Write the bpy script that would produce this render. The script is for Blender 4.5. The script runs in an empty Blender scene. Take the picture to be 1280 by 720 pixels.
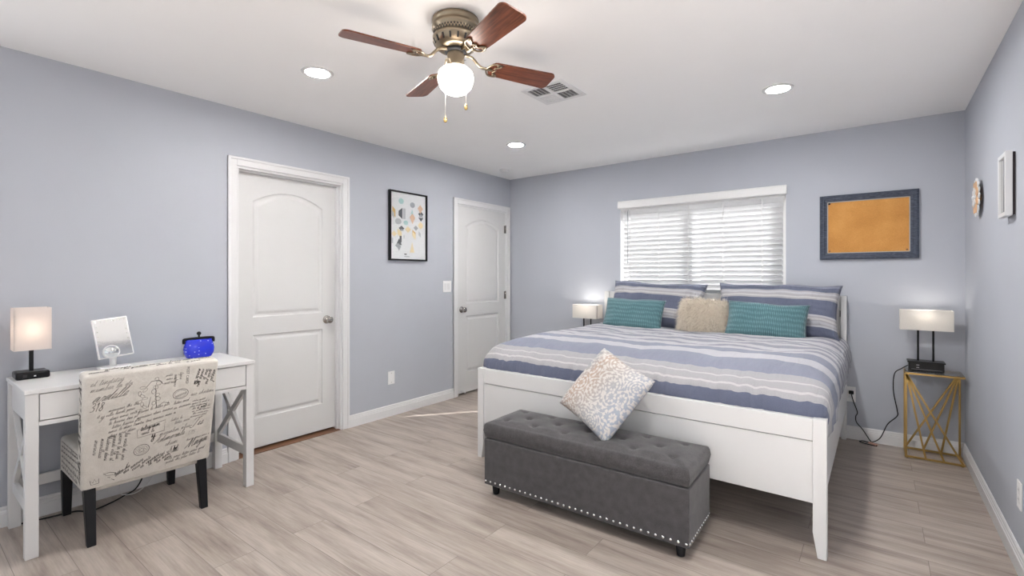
import bpy, bmesh, math, random
from mathutils import Vector, Matrix, noise
random.seed(7)
PI = math.pi
scn = bpy.context.scene
COL = scn.collection

# ------------------------------------------------------------ camera
H = 2.44          # ceiling height
W = 4.03          # room width (x), left wall x=0, back wall y=0
YF = -6.2         # front wall behind the camera
cam_d = bpy.data.cameras.new('camera')
cam = bpy.data.objects.new('camera', cam_d); COL.objects.link(cam)
cam_d.sensor_width = 36.0
cam_d.lens = 601.0/1280.0*36.0
cam_d.shift_y = -14.4/1280.0
cam_d.clip_start = 0.02
cam.location = (3.54, -4.618, 0.521*H)
cam.rotation_euler = (PI/2, 0, math.radians(37.25))
scn.camera = cam

# ------------------------------------------------------------ colour management
vs = scn.view_settings
vs.view_transform = 'Standard'; vs.look = 'None'; vs.gamma = 1.0; vs.use_curve_mapping = False
vs.exposure = 0.62

# ------------------------------------------------------------ sky, sun, added fill light
world = bpy.data.worlds.new('sky'); scn.world = world
world.use_nodes = True
bg = world.node_tree.nodes['Background']
bg.inputs[0].default_value = (0.93, 0.965, 1.0, 1); bg.inputs[1].default_value = 0.75

sun_d = bpy.data.lights.new('sun', 'SUN'); sun_d.energy = 66; sun_d.angle = 0.009; sun_d.color = (1, .98, .96)
sun = bpy.data.objects.new('sun', sun_d); COL.objects.link(sun)
_el = math.radians(40)
_d = Vector((-1.151, -1.514, 0)).normalized()*math.cos(_el) + Vector((0, 0, -math.sin(_el)))
sun.rotation_euler = _d.to_track_quat('-Z', 'Y').to_euler()
sun.location = (6, 8, 8)

def area(name, loc, aim, sx, sy, power, color):
    d = bpy.data.lights.new(name, 'AREA'); d.shape = 'RECTANGLE'; d.size = sx; d.size_y = sy
    d.energy = power; d.color = color
    o = bpy.data.objects.new(name, d); COL.objects.link(o); o.location = loc
    o.rotation_euler = Vector(aim).to_track_quat('-Z', 'Y').to_euler()
    return o
# added fill lamp at an invented opening behind the camera, left off
area('added_front_fill', (2.0, YF-0.02, 1.45), (0, 1, 0.80), 3.0, 1.5, 0, (0.98, 0.99, 1.0))
# added fill lamp at the invented left opening, out of view
area('added_left_fill', (-0.02, -5.4, 1.45), (1, 0, 0.0), 1.0, 1.5, 8, (0.98, 0.99, 1.0))

# ------------------------------------------------------------ material helpers
def nodes(name):
    m = bpy.data.materials.new(name); m.use_nodes = True
    nt = m.node_tree
    return m, nt, nt.nodes['Principled BSDF']
def N(nt, t, **kw):
    n = nt.nodes.new(t)
    for k, v in kw.items():
        if k.startswith('i_'):
            n.inputs[k[2:].replace('_', ' ')].default_value = v
        else: setattr(n, k, v)
    return n
def L(nt, a, b): nt.links.new(a, b)
def c4(c): return (c[0], c[1], c[2], 1)
def srgb(r, g, b):
    f = lambda v: (v/255/12.92) if v/255 <= .04045 else ((v/255+.055)/1.055)**2.4
    return (f(r), f(g), f(b))
def bump(nt, bs, height, strength, dist=.002):
    b = N(nt, 'ShaderNodeBump'); b.inputs['Strength'].default_value = strength; b.inputs['Distance'].default_value = dist
    L(nt, height, b.inputs['Height']); L(nt, b.outputs[0], bs.inputs['Normal'])
def ramp(nt, fac, stops, interp='LINEAR'):
    r = N(nt, 'ShaderNodeValToRGB'); r.color_ramp.interpolation = interp
    els = r.color_ramp.elements
    while len(els) < len(stops): els.new(.5)
    for e, (p, c) in zip(els, stops): e.position = p; e.color = c4(c)
    L(nt, fac, r.inputs[0]); return r
def mixc(nt, fac, a, b, mode='MIX'):
    m = N(nt, 'ShaderNodeMix', data_type='RGBA', blend_type=mode)
    for s, v in (('Factor', fac), ('A', a), ('B', b)):
        i = {'Factor': m.inputs[0], 'A': m.inputs[6], 'B': m.inputs[7]}[s]
        if hasattr(v, 'is_linked') or isinstance(v, bpy.types.NodeSocket): L(nt, v, i)
        elif s == 'Factor': i.default_value = v
        else: i.default_value = c4(v)
    return m.outputs[2]
def math_(nt, op, a, b=None, c=None):
    m = N(nt, 'ShaderNodeMath', operation=op)
    for k, v in enumerate((a, b, c)):
        if v is None: continue
        if isinstance(v, bpy.types.NodeSocket): L(nt, v, m.inputs[k])
        else: m.inputs[k].default_value = v
    return m.outputs[0]
def coords(nt, kind='Object', scale=(1, 1, 1), rot=(0, 0, 0)):
    t = N(nt, 'ShaderNodeTexCoord'); mp = N(nt, 'ShaderNodeMapping')
    mp.inputs['Scale'].default_value = scale; mp.inputs['Rotation'].default_value = rot
    L(nt, t.outputs[kind], mp.inputs[0]); return mp.outputs[0]
def noise_(nt, vec, scale, detail=3, rough=.5):
    n = N(nt, 'ShaderNodeTexNoise'); n.inputs['Scale'].default_value = scale
    n.inputs['Detail'].default_value = detail; n.inputs['Roughness'].default_value = rough
    L(nt, vec, n.inputs['Vector']); return n.outputs['Fac']

def paint(name, col, rough=.5, nscale=160, bstr=.08, var=.03, metallic=0, spec=.5):
    m, nt, bs = nodes(name)
    v = coords(nt)
    f = noise_(nt, v, 3.0, 2)
    c = ramp(nt, f, [(.3, tuple(x*(1-var) for x in col)), (.7, tuple(min(1, x*(1+var)) for x in col))])
    L(nt, c.outputs[0], bs.inputs['Base Color'])
    bs.inputs['Roughness'].default_value = rough; bs.inputs['Metallic'].default_value = metallic
    bs.inputs['Specular IOR Level'].default_value = spec
    if bstr: bump(nt, bs, noise_(nt, v, nscale, 2), bstr)
    return m
def metal(name, col, rough=.3, var=.06):
    return paint(name, col, rough, 400, .02, var, 1.0)
def emit(name, col, strength):
    m, nt, bs = nodes(name)
    bs.inputs['Base Color'].default_value = c4((.9, .9, .88))
    bs.inputs['Emission Color'].default_value = c4(col); bs.inputs['Emission Strength'].default_value = strength
    f = noise_(nt, coords(nt), 40, 1); bump(nt, bs, f, .02)
    return m
def weave(name, c1, c2, scale=700, rough=.9, bstr=.35, sheen=.2):
    m, nt, bs = nodes(name)
    v = coords(nt)
    n1 = noise_(nt, v, scale, 2, .6); n2 = noise_(nt, v, 25, 2)
    fac = math_(nt, 'ADD', math_(nt, 'MULTIPLY', n1, .8), math_(nt, 'MULTIPLY', n2, .2))
    c = ramp(nt, fac, [(.36, c1), (.64, c2)])
    L(nt, c.outputs[0], bs.inputs['Base Color']); bs.inputs['Roughness'].default_value = rough
    bs.inputs['Sheen Weight'].default_value = sheen; bs.inputs['Specular IOR Level'].default_value = .2
    bump(nt, bs, n1, bstr, .001)
    return m
def clear_pane(name, refl=1.0, tint=(1, 1, 1)):
    m = bpy.data.materials.new(name); m.use_nodes = True; nt = m.node_tree
    nt.nodes.remove(nt.nodes['Principled BSDF']); out = nt.nodes['Material Output']
    tr = N(nt, 'ShaderNodeBsdfTransparent'); tr.inputs[0].default_value = c4(tint)
    gl = N(nt, 'ShaderNodeBsdfGlossy'); gl.inputs['Roughness'].default_value = .01
    fr = N(nt, 'ShaderNodeFresnel'); ge = N(nt, 'ShaderNodeNewGeometry')
    L(nt, math_(nt, 'MULTIPLY_ADD', ge.outputs['Backfacing'], 1/1.5-1.5, 1.5), fr.inputs[0])
    mx = N(nt, 'ShaderNodeMixShader')
    L(nt, math_(nt, 'MULTIPLY', fr.outputs[0], refl), mx.inputs[0]); L(nt, tr.outputs[0], mx.inputs[1]); L(nt, gl.outputs[0], mx.inputs[2])
    L(nt, mx.outputs[0], out.inputs[0]); return m
def translucent(name, col, tl=.5, warm=None, rough=.8):
    m = bpy.data.materials.new(name); m.use_nodes = True; nt = m.node_tree
    nt.nodes.remove(nt.nodes['Principled BSDF']); out = nt.nodes['Material Output']
    v = coords(nt); n = noise_(nt, v, 300, 2)
    c = ramp(nt, n, [(.3, tuple(x*.95 for x in col)), (.7, col)])
    d = N(nt, 'ShaderNodeBsdfDiffuse'); t = N(nt, 'ShaderNodeBsdfTranslucent'); mx = N(nt, 'ShaderNodeMixShader')
    L(nt, c.outputs[0], d.inputs[0])
    if warm: t.inputs[0].default_value = c4(warm)
    else: L(nt, c.outputs[0], t.inputs[0])
    mx.inputs[0].default_value = tl
    L(nt, d.outputs[0], mx.inputs[1]); L(nt, t.outputs[0], mx.inputs[2]); L(nt, mx.outputs[0], out.inputs[0])
    return m

M = {}
M['wall'] = paint('wall_blue_grey', srgb(184, 188, 197), .75, 220, .12, .012, spec=.25)
M['ceiling'] = paint('ceiling_white', srgb(249, 249, 249), .85, 200, .1, .008, spec=.2)
M['trim'] = paint('trim_white', srgb(226, 226, 227), .38, 60, .02, .008)
M['door'] = paint('door_white', srgb(217, 217, 217), .42, 120, .04, .008)
M['lacquer'] = paint('white_lacquer', srgb(220, 220, 220), .35, 90, .03, .01)
M['plate'] = paint('white_plastic', srgb(238, 238, 238), .35, 90, .02, .01)
M['port'] = paint('grey_port', (.25, .25, .26), .4)
M['dark'] = paint('dark_slot', (.02, .02, .022), .6, 90, .02, .05)
M['black'] = paint('black_plastic', (.009, .009, .010), .30, 150, .02, .1, 0, .2)
M['blackwood'] = paint('black_wood', (.009, .009, .011), .4, 90, .04, .15, 0, .25)
M['nickel'] = metal('satin_nickel', (.42, .40, .38), .22)
M['chrome'] = metal('polished_steel', (.8, .8, .8), .12)
M['brass'] = metal('antique_brass', (.30, .245, .175), .30, .12)
M['fitter'] = paint('globe_lit_brass', (.52, .42, .30), .42, 200, .02, .05, .55)  # brass lightened to stand for the globe's light on the fitter
M['gold'] = metal('brushed_gold', (.42, .28, .10), .36, .12)
M['bench'] = weave('grey_linen', (.034, .0325, .034), (.118, .112, .117), 430, .92, .35)
M['linen'] = weave('cream_linen', srgb(196, 191, 183), srgb(224, 220, 213), 520, .92, .25)
M['ink'] = paint('dark_ink', (.035, .03, .028), .8, 90, .02, .3)
M['ink_soft'] = paint('faded_ink', (.16, .14, .13), .8, 90, .02, .3)
M['shade'] = translucent('lamp_shade_fabric', (.88, .86, .83), .5)
M['shade_warm'] = translucent('warm_lamp_shade_fabric', (.90, .86, .84), .55, (.95, .89, .86))
M['slat'] = translucent('blind_slat_white', (.84, .85, .86), .025)
M['window_glass'] = clear_pane('tinted_window_glass', 1.0, (.45, .45, .45))  # grey tint added to hold back the sun on the blind
M['added_door_glass'] = clear_pane('added_door_glass', 1.0)
M['picture_glass'] = clear_pane('picture_glass', 2.2)
M['table_glass'] = clear_pane('table_glass', 1.3, (.93, .95, .95))
M['mirror'] = metal('mirror_silver', (.86, .88, .88), .02, .01)
M['vinyl'] = paint('vinyl_white', (.8, .8, .8), .4, 60, .02, .01)
M['threshold'] = paint('brown_threshold', srgb(120, 84, 60), .5, 60, .05, .1)
M['cord_tag'] = paint('tan_paper_tag', srgb(214, 170, 150), .7, 60, .05, .05)
M['white_cord'] = paint('white_cord', (.75, .75, .75), .4, 60, .02, .02)
M['globe'] = emit('lit_globe_glass', (1.0, .93, .85), 11)
M['downlight'] = emit('lit_downlight_lens', (1.0, .98, .95), 280)
M['bulb'] = emit('lit_bulb', (1.0, .85, .68), 3)

def floor_mat():
    m, nt, bs = nodes('grey_oak_laminate')
    v = coords(nt, 'Object')
    br = N(nt, 'ShaderNodeTexBrick', offset=.37, offset_frequency=2, squash=1)
    br.inputs['Scale'].default_value = 1.0; br.inputs['Brick Width'].default_value = 1.24; br.inputs['Row Height'].default_value = .178
    br.inputs['Mortar Size'].default_value = .0013; br.inputs['Mortar Smooth'].default_value = .1; br.inputs['Bias'].default_value = 0
    br.inputs['Color1'].default_value = (0, 0, 0, 1); br.inputs['Color2'].default_value = (1, 1, 1, 1); br.inputs['Mortar'].default_value = (.5, .5, .5, 1)
    L(nt, v, br.inputs['Vector'])
    pid = br.outputs['Color']
    # offset the grain per plank
    sep = N(nt, 'ShaderNodeSeparateXYZ'); L(nt, v, sep.inputs[0])
    cmb = N(nt, 'ShaderNodeCombineXYZ')
    L(nt, math_(nt, 'ADD', math_(nt, 'MULTIPLY', sep.outputs[0], 1.0), math_(nt, 'MULTIPLY', pid, 13.0)), cmb.inputs[0])
    L(nt, math_(nt, 'MULTIPLY', sep.outputs[1], 9.0), cmb.inputs[1]); L(nt, math_(nt, 'MULTIPLY', pid, 31.0), cmb.inputs[2])
    g1 = noise_(nt, cmb.outputs[0], 1.6, 5, .62)
    cmb2 = N(nt, 'ShaderNodeCombineXYZ')
    L(nt, math_(nt, 'MULTIPLY', sep.outputs[0], 4.0), cmb2.inputs[0]); L(nt, math_(nt, 'MULTIPLY', sep.outputs[1], 90.0), cmb2.inputs[1]); L(nt, pid, cmb2.inputs[2])
    g2 = noise_(nt, cmb2.outputs[0], 1.5, 4, .6)
    base = ramp(nt, g1, [(.26, srgb(128, 116, 108)), (.42, srgb(164, 152, 143)), (.56, srgb(181, 170, 161)), (.75, srgb(194, 184, 175))])
    tone = mixc(nt, math_(nt, 'MULTIPLY', pid, .22), base.outputs[0], srgb(150, 138, 129))
    fine = ramp(nt, g2, [(.3, (.82, .82, .82)), (.6, (1, 1, 1))])
    c = mixc(nt, 1.0, tone, fine.outputs[0], 'MULTIPLY')
    seam = mixc(nt, math_(nt, 'MULTIPLY', br.outputs['Fac'], .6), c, srgb(88, 78, 72))
    L(nt, seam, bs.inputs['Base Color'])
    bs.inputs['Roughness'].default_value = .42; bs.inputs['Specular IOR Level'].default_value = .4
    hgt = math_(nt, 'SUBTRACT', math_(nt, 'MULTIPLY', g2, .25), br.outputs['Fac'])
    bump(nt, bs, hgt, .25, .0012)
    return m
M['floor'] = floor_mat()

def wood_mat():
    m, nt, bs = nodes('walnut_blade')
    v = coords(nt, 'UV', (3, 40, 1))
    g = noise_(nt, v, 1.4, 5, .65)
    v2 = coords(nt, 'UV', (1.2, 14, 1)); g2 = noise_(nt, v2, 1.6, 3)
    f = math_(nt, 'ADD', math_(nt, 'MULTIPLY', g, .6), math_(nt, 'MULTIPLY', g2, .4))
    c = ramp(nt, f, [(.35, srgb(70, 36, 22)), (.5, srgb(112, 60, 38)), (.66, srgb(140, 82, 55))])
    L(nt, c.outputs[0], bs.inputs['Base Color']); bs.inputs['Roughness'].default_value = .32
    return m
M['blade'] = wood_mat()

# striped bed linen: UV v runs along the stripes' sequence, in metres
NAVY = srgb(108, 114, 134); BLUE = srgb(142, 147, 164); GREYB = srgb(150, 152, 163); PALE = srgb(194, 194, 199); BEIGE = srgb(176, 175, 178); CREAM = srgb(203, 201, 201)
def stripes_mat(name, stops, length):
    m, nt, bs = nodes(name)
    t = N(nt, 'ShaderNodeTexCoord'); sep = N(nt, 'ShaderNodeSeparateXYZ'); L(nt, t.outputs['UV'], sep.inputs[0])
    vec = coords(nt, 'UV', (1, 1, 1))
    wob = noise_(nt, vec, 6, 2)
    vv = math_(nt, 'ADD', sep.outputs[1], math_(nt, 'MULTIPLY', math_(nt, 'SUBTRACT', wob, .5), .009))
    # several ramps of 32 stops at most
    cur = None
    chunks = [stops[i:i+30] for i in range(0, len(stops), 30)]
    for ch in chunks:
        r = ramp(nt, math_(nt, 'DIVIDE', vv, length), [(max(0, p/length), c) for p, c in ch], 'CONSTANT')
        if cur is None: cur = r.outputs[0]
        else:
            g = math_(nt, 'GREATER_THAN', vv, ch[0][0])
            cur = mixc(nt, g, cur, r.outputs[0])
    th = noise_(nt, coords(nt, 'UV', (260, 700, 1)), 1, 2)
    th2 = noise_(nt, coords(nt, 'UV', (700, 160, 1)), 1, 2)
    sl = ramp(nt, math_(nt, 'MULTIPLY', math_(nt, 'ADD', th, th2), .5), [(.35, (.80, .80, .82)), (.65, (1.06, 1.06, 1.06))])
    c = mixc(nt, 1.0, cur, sl.outputs[0], 'MULTIPLY')
    L(nt, c, bs.inputs['Base Color']); bs.inputs['Roughness'].default_value = .95
    bs.inputs['Sheen Weight'].default_value = .15; bs.inputs['Specular IOR Level'].default_value = .15
    puck = noise_(nt, coords(nt, 'UV', (55, 9, 1)), 1, 3)
    bump(nt, bs, math_(nt, 'ADD', math_(nt, 'MULTIPLY', puck, .8), math_(nt, 'MULTIPLY', th, .2)), .8, .014)
    return m
st = [(0, GREYB)]
t = .12
while t < 1.20:
    st += [(t, PALE), (t+.075, GREYB)]; t += .145
st += [(1.285, PALE), (1.40, BLUE), (1.545, PALE), (1.67, BLUE), (1.875, BEIGE), (1.885, CREAM), (1.892, BEIGE),
       (1.925, CREAM), (1.934, BEIGE), (1.944, GREYB), (1.95, BEIGE), (1.96, GREYB), (1.966, BEIGE), (1.982, CREAM), (1.991, BEIGE), (2.022, NAVY)]
M['comforter'] = stripes_mat('striped_comforter', st, 2.4)
ps = [(0, NAVY), (.095, PALE), (.108, BEIGE), (.118, PALE), (.135, BEIGE), (.145, CREAM), (.160, BEIGE), (.172, PALE), (.185, NAVY), (.30, BEIGE), (.312, CREAM), (.325, BEIGE), (.345, PALE), (.36, BEIGE), (.375, NAVY), (.418, BLUE)]
M['sham'] = stripes_mat('striped_sham', ps, .46)

def teal_mat():
    m, nt, bs = nodes('teal_pleated_velvet')
    v = coords(nt, 'UV')
    w = N(nt, 'ShaderNodeTexWave', wave_type='BANDS', bands_direction='X'); w.inputs['Scale'].default_value = 28; w.inputs['Distortion'].default_value = 1.6
    w.inputs['Detail'].default_value = 2; w.inputs['Detail Scale'].default_value = 2.5; L(nt, v, w.inputs['Vector'])
    w2 = N(nt, 'ShaderNodeTexWave', wave_type='BANDS', bands_direction='Y'); w2.inputs['Scale'].default_value = 9; w2.inputs['Distortion'].default_value = 3
    L(nt, v, w2.inputs['Vector'])
    f = math_(nt, 'MULTIPLY', w.outputs['Fac'], math_(nt, 'ADD', math_(nt, 'MULTIPLY', w2.outputs['Fac'], .5), .5))
    c = ramp(nt, f, [(0, srgb(56, 94, 101)), (.6, srgb(86, 127, 134)), (1, srgb(114, 152, 159))])
    L(nt, c.outputs[0], bs.inputs['Base Color']); bs.inputs['Roughness'].default_value = .75; bs.inputs['Sheen Weight'].default_value = .35
    bump(nt, bs, f, .6, .004)
    return m
M['teal'] = teal_mat()

def floral_mat():
    m, nt, bs = nodes('grey_floral_print')
    v = coords(nt, 'UV')
    sc = 5.0
    vo = N(nt, 'ShaderNodeTexVoronoi', feature='F1'); vo.inputs['Scale'].default_value = sc; vo.inputs['Randomness'].default_value = .75
    L(nt, v, vo.inputs['Vector'])
    rings = math_(nt, 'SINE', math_(nt, 'MULTIPLY', vo.outputs['Distance'], 36.0))
    # petals: angle around the cell centre
    sub = N(nt, 'ShaderNodeVectorMath', operation='SUBTRACT'); 
    L(nt, v, sub.inputs[0]); L(nt, vo.outputs['Position'], sub.inputs[1])
    sep = N(nt, 'ShaderNodeSeparateXYZ'); L(nt, sub.outputs[0], sep.inputs[0])
    ang = math_(nt, 'ARCTAN2', sep.outputs[1], sep.outputs[0])
    pet = math_(nt, 'SINE', math_(nt, 'MULTIPLY', ang, 8.0))
    s = math_(nt, 'ADD', rings, math_(nt, 'MULTIPLY', pet, .8))
    vo2 = N(nt, 'ShaderNodeTexVoronoi', feature='DISTANCE_TO_EDGE'); vo2.inputs['Scale'].default_value = 19; L(nt, v, vo2.inputs['Vector'])
    s = math_(nt, 'ADD', s, math_(nt, 'MULTIPLY', math_(nt, 'LESS_THAN', vo2.outputs['Distance'], .1), .7))
    msk = math_(nt, 'GREATER_THAN', s, .5)
    # ground colour in soft diagonal zones of grey and tan
    sep2 = N(nt, 'ShaderNodeSeparateXYZ'); L(nt, v, sep2.inputs[0])
    zone = math_(nt, 'ADD', math_(nt, 'ADD', sep2.outputs[0], math_(nt, 'MULTIPLY', sep2.outputs[1], -.2)), math_(nt, 'MULTIPLY', noise_(nt, v, 3, 2), .35))
    g = ramp(nt, zone, [(.10, srgb(164, 169, 174)), (.3, srgb(180, 161, 148)), (.5, srgb(178, 168, 161)), (.72, srgb(170, 171, 175)), (1, srgb(163, 170, 183))])
    c = mixc(nt, msk, g.outputs[0], srgb(206, 202, 198))
    L(nt, c, bs.inputs['Base Color']); bs.inputs['Roughness'].default_value = .9; bs.inputs['Specular IOR Level'].default_value = .2
    bump(nt, bs, noise_(nt, coords(nt, 'UV', (14, 5, 1)), 1.2, 3), .5, .01)
    return m
M['floral'] = floral_mat()
M['fur'] = translucent('cream_fur', srgb(246, 239, 228), .4)

def cork_mat():
    m, nt, bs = nodes('cork')
    v = coords(nt, 'Object'); n = noise_(nt, v, 260, 3, .7); n2 = noise_(nt, v, 5, 2)
    c = ramp(nt, math_(nt, 'ADD', math_(nt, 'MULTIPLY', n, .65), math_(nt, 'MULTIPLY', n2, .35)), [(.36, srgb(178, 122, 62)), (.52, srgb(206, 148, 80)), (.66, srgb(222, 168, 100))])
    L(nt, c.outputs[0], bs.inputs['Base Color']); bs.inputs['Roughness'].default_value = .95; bump(nt, bs, n, .4, .001)
    return m
M['cork'] = cork_mat()
def slate_mat():
    m, nt, bs = nodes('weathered_slate_wood')
    v = coords(nt, 'Object', (14, 14, 60)); n = noise_(nt, v, 2.5, 4, .65)
    c = ramp(nt, n, [(.35, srgb(46, 53, 68)), (.55, srgb(66, 74, 90)), (.74, srgb(96, 102, 114))])
    L(nt, c.outputs[0], bs.inputs['Base Color']); bs.inputs['Roughness'].default_value = .6; bump(nt, bs, n, .2)
    return m
M['slate'] = slate_mat()
def blue_glass():
    m, nt, bs = nodes('cobalt_glass_with_bubbles')
    v = coords(nt, 'Object')
    vo = N(nt, 'ShaderNodeTexVoronoi', feature='F1'); vo.inputs['Scale'].default_value = 48; vo.inputs['Randomness'].default_value = .35; L(nt, v, vo.inputs['Vector'])
    dots = math_(nt, 'LESS_THAN', vo.outputs['Distance'], .2)
    c = mixc(nt, dots, (.012, .028, .62), (.30, .38, .95))
    L(nt, c, bs.inputs['Base Color']); bs.inputs['Roughness'].default_value = .06; bs.inputs['Coat Weight'].default_value = .6
    return m
M['cobalt'] = blue_glass()
ARTC = {'mint': srgb(176, 214, 212), 'grey': srgb(160, 165, 172), 'char': srgb(70, 74, 80), 'gold': srgb(220, 182, 110), 'peach': srgb(226, 190, 160), 'cream': srgb(242, 224, 178), 'silver': srgb(190, 194, 198)}
for k, c in ARTC.items(): M['art_'+k] = paint('print_'+k, c, .8, 60, .01, .04)
M['paper'] = paint('print_paper', srgb(232, 234, 236), .85, 60, .01, .01)
M['photo'] = paint('grey_photo_print', srgb(150, 156, 160), .5, 8, .02, .25)
M['gold_light'] = paint('champagne_gilt', srgb(225, 185, 145), .45, 60, .05, .12, .3)
M['silver_frame'] = paint('pale_silver_frame', srgb(205, 207, 210), .35, 60, .03, .03, .2)
M['white_frame'] = paint('white_frame', srgb(222, 224, 226), .4, 60, .02, .01)
M['shadow_board'] = paint('frame_gap_shadow', (.035, .025, .03), .8, 60, .02, .1)  # dark colour stands for the shadow behind the small frame

# ------------------------------------------------------------ geometry helpers
class MB:
    """collects shapes and links them as ONE mesh object"""
    def __init__(s): s.bm = bmesh.new(); s.uv = s.bm.loops.layers.uv.new('UVMap'); s.mi = 0
    def face(s, vs, smooth=False):
        try: f = s.bm.faces.new(vs)
        except ValueError: return None
        f.material_index = s.mi; f.smooth = smooth; return f
    def box(s, x0, x1, y0, y1, z0, z1, bev=0, rot=None, piv=None, seg=2):
        v = [s.bm.verts.new(p) for p in ((x0,y0,z0),(x1,y0,z0),(x1,y1,z0),(x0,y1,z0),(x0,y0,z1),(x1,y0,z1),(x1,y1,z1),(x0,y1,z1))]
        fs = [s.face([v[i] for i in q]) for q in ((3,2,1,0),(4,5,6,7),(0,1,5,4),(1,2,6,5),(2,3,7,6),(3,0,4,7))]
        if rot is not None: bmesh.ops.rotate(s.bm, verts=v, cent=piv or Vector(((x0+x1)/2,(y0+y1)/2,(z0+z1)/2)), matrix=rot)
        if bev:
            es = list({e for f in fs for e in f.edges})
            r = bmesh.ops.bevel(s.bm, geom=es, offset=bev, segments=seg, affect='EDGES', profile=.5)
            for f in r['faces']: f.material_index = s.mi; f.smooth = seg > 1
        return s
    def bar(s, p0, p1, w, d, upv=(0, 0, 1), bev=0):
        """square bar from p0 to p1, w across, d the other way"""
        p0, p1 = Vector(p0), Vector(p1); z = (p1-p0).normalized(); x = Vector(upv).cross(z)
        if x.length < 1e-5: x = Vector((1, 0, 0)).cross(z)
        x.normalize(); y = z.cross(x)
        q = []
        for p in (p0, p1):
            for a, b in ((-1,-1),(1,-1),(1,1),(-1,1)): q.append(s.bm.verts.new(p + x*a*w/2 + y*b*d/2))
        fs = [s.face([q[i] for i in f]) for f in ((3,2,1,0),(4,5,6,7),(0,1,5,4),(1,2,6,5),(2,3,7,6),(3,0,4,7))]
        if bev:
            es = list({e for f in fs for e in f.edges})
            r = bmesh.ops.bevel(s.bm, geom=es, offset=bev, segments=2, affect='EDGES', profile=.5)
            for f in r['faces']: f.material_index = s.mi
        return s
    def lathe(s, prof, c=(0, 0, 0), seg=32, axis='Z', smooth=True, cap=True):
        """prof: list of (radius, height along axis)"""
        c = Vector(c); rings = []
        for r, h in prof:
            ring = []
            for k in range(seg):
                a = 2*PI*k/seg
                p = {'Z': (r*math.cos(a), r*math.sin(a), h), 'X': (h, r*math.cos(a), r*math.sin(a)), 'Y': (r*math.sin(a), h, r*math.cos(a))}[axis]
                ring.append(s.bm.verts.new(c+Vector(p)))
            rings.append(ring)
        for a, b in zip(rings, rings[1:]):
            for k in range(seg): s.face([a[k], a[(k+1) % seg], b[(k+1) % seg], b[k]], smooth)
        if cap: s.face(rings[0][::-1]); s.face(rings[-1])
        return s
    def taper(s, p0, p1, a0, b0, a1, b1):
        """leg with rectangular section (a along x, b along y) from p0 to p1"""
        q = []
        for p, a, b in ((p0, a0, b0), (p1, a1, b1)):
            for i, j in ((-1,-1),(1,-1),(1,1),(-1,1)): q.append(s.bm.verts.new((p[0]+i*a/2, p[1]+j*b/2, p[2])))
        fs = [s.face([q[i] for i in f]) for f in ((3,2,1,0),(4,5,6,7),(0,1,5,4),(1,2,6,5),(2,3,7,6),(3,0,4,7))]
        r = bmesh.ops.bevel(s.bm, geom=list({e for f in fs for e in f.edges}), offset=.003, segments=2, affect='EDGES', profile=.5)
        for f in r['faces']: f.material_index = s.mi
        return s
    def prism(s, poly, axis, h0, h1, smooth=False):
        """extrude a 2-D polygon along an axis; poly in the other two coordinates in order"""
        def P(a, b, h): return {'X': (h, a, b), 'Y': (a, h, b), 'Z': (a, b, h)}[axis]
        A = [s.bm.verts.new(P(a, b, h0)) for a, b in poly]; B = [s.bm.verts.new(P(a, b, h1)) for a, b in poly]
        n = len(poly)
        for k in range(n): s.face([A[k], A[(k+1) % n], B[(k+1) % n], B[k]], smooth)
        s.face(A[::-1]); s.face(B); return s
    def tube(s, pts, r, seg=8, spline=True, n=8, r1=None):
        pts = [Vector(p) for p in pts]
        if spline and len(pts) > 2: pts = catmull(pts, n)
        rings = []; prevx = None
        for i, p in enumerate(pts):
            d = (pts[min(i+1, len(pts)-1)] - pts[max(i-1, 0)]).normalized()
            x = prevx - d*prevx.dot(d) if prevx else d.orthogonal()
            if x.length < 1e-6: x = d.orthogonal()
            x.normalize(); prevx = x; y = d.cross(x)
            rr = r if r1 is None else r+(r1-r)*i/(len(pts)-1)
            rings.append([s.bm.verts.new(p+(x*math.cos(2*PI*k/seg)+y*math.sin(2*PI*k/seg))*rr) for k in range(seg)])
        for a, b in zip(rings, rings[1:]):
            for k in range(seg): s.face([a[k], a[(k+1) % seg], b[(k+1) % seg], b[k]], True)
        s.face(rings[0][::-1]); s.face(rings[-1]); return s
    def build(s, name, mats, parent=None, smooth_angle=None, fixn=True, origin=None):
        if fixn: bmesh.ops.recalc_face_normals(s.bm, faces=s.bm.faces)
        off = origin if origin is not None else (parent_world(parent) if parent else None)
        if off is not None: bmesh.ops.translate(s.bm, verts=s.bm.verts, vec=-Vector(off))
        me = bpy.data.meshes.new(name); s.bm.to_mesh(me); s.bm.free()
        for m in (mats if isinstance(mats, (list, tuple)) else [mats]): me.materials.append(m)
        o = bpy.data.objects.new(name, me); COL.objects.link(o)
        if parent: o.parent = parent
        elif origin is not None: o.location = origin
        return o
def parent_world(p):
    v = Vector((0, 0, 0))
    while p:
        if p.get('_rot'): return Vector((0, 0, 0))     # rotated things are written in local coordinates
        v += p.location; p = p.parent
    return v
def catmull(pts, n=8):
    out = []
    P = [2*pts[0]-pts[1]] + list(pts) + [2*pts[-1]-pts[-2]]
    for i in range(1, len(P)-2):
        a, b, c, d = P[i-1], P[i], P[i+1], P[i+2]
        for k in range(n):
            t = k/n
            out.append(.5*((2*b)+(c-a)*t+(2*a-5*b+4*c-d)*t*t+(3*b-a-3*c+d)*t**3))
    out.append(pts[-1]); return out
def tag(o, label, cat, group=None, kind=None):
    if label: o['label'] = label
    if cat: o['category'] = cat
    if group: o['group'] = group
    if kind: o['kind'] = kind
    return o
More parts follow.
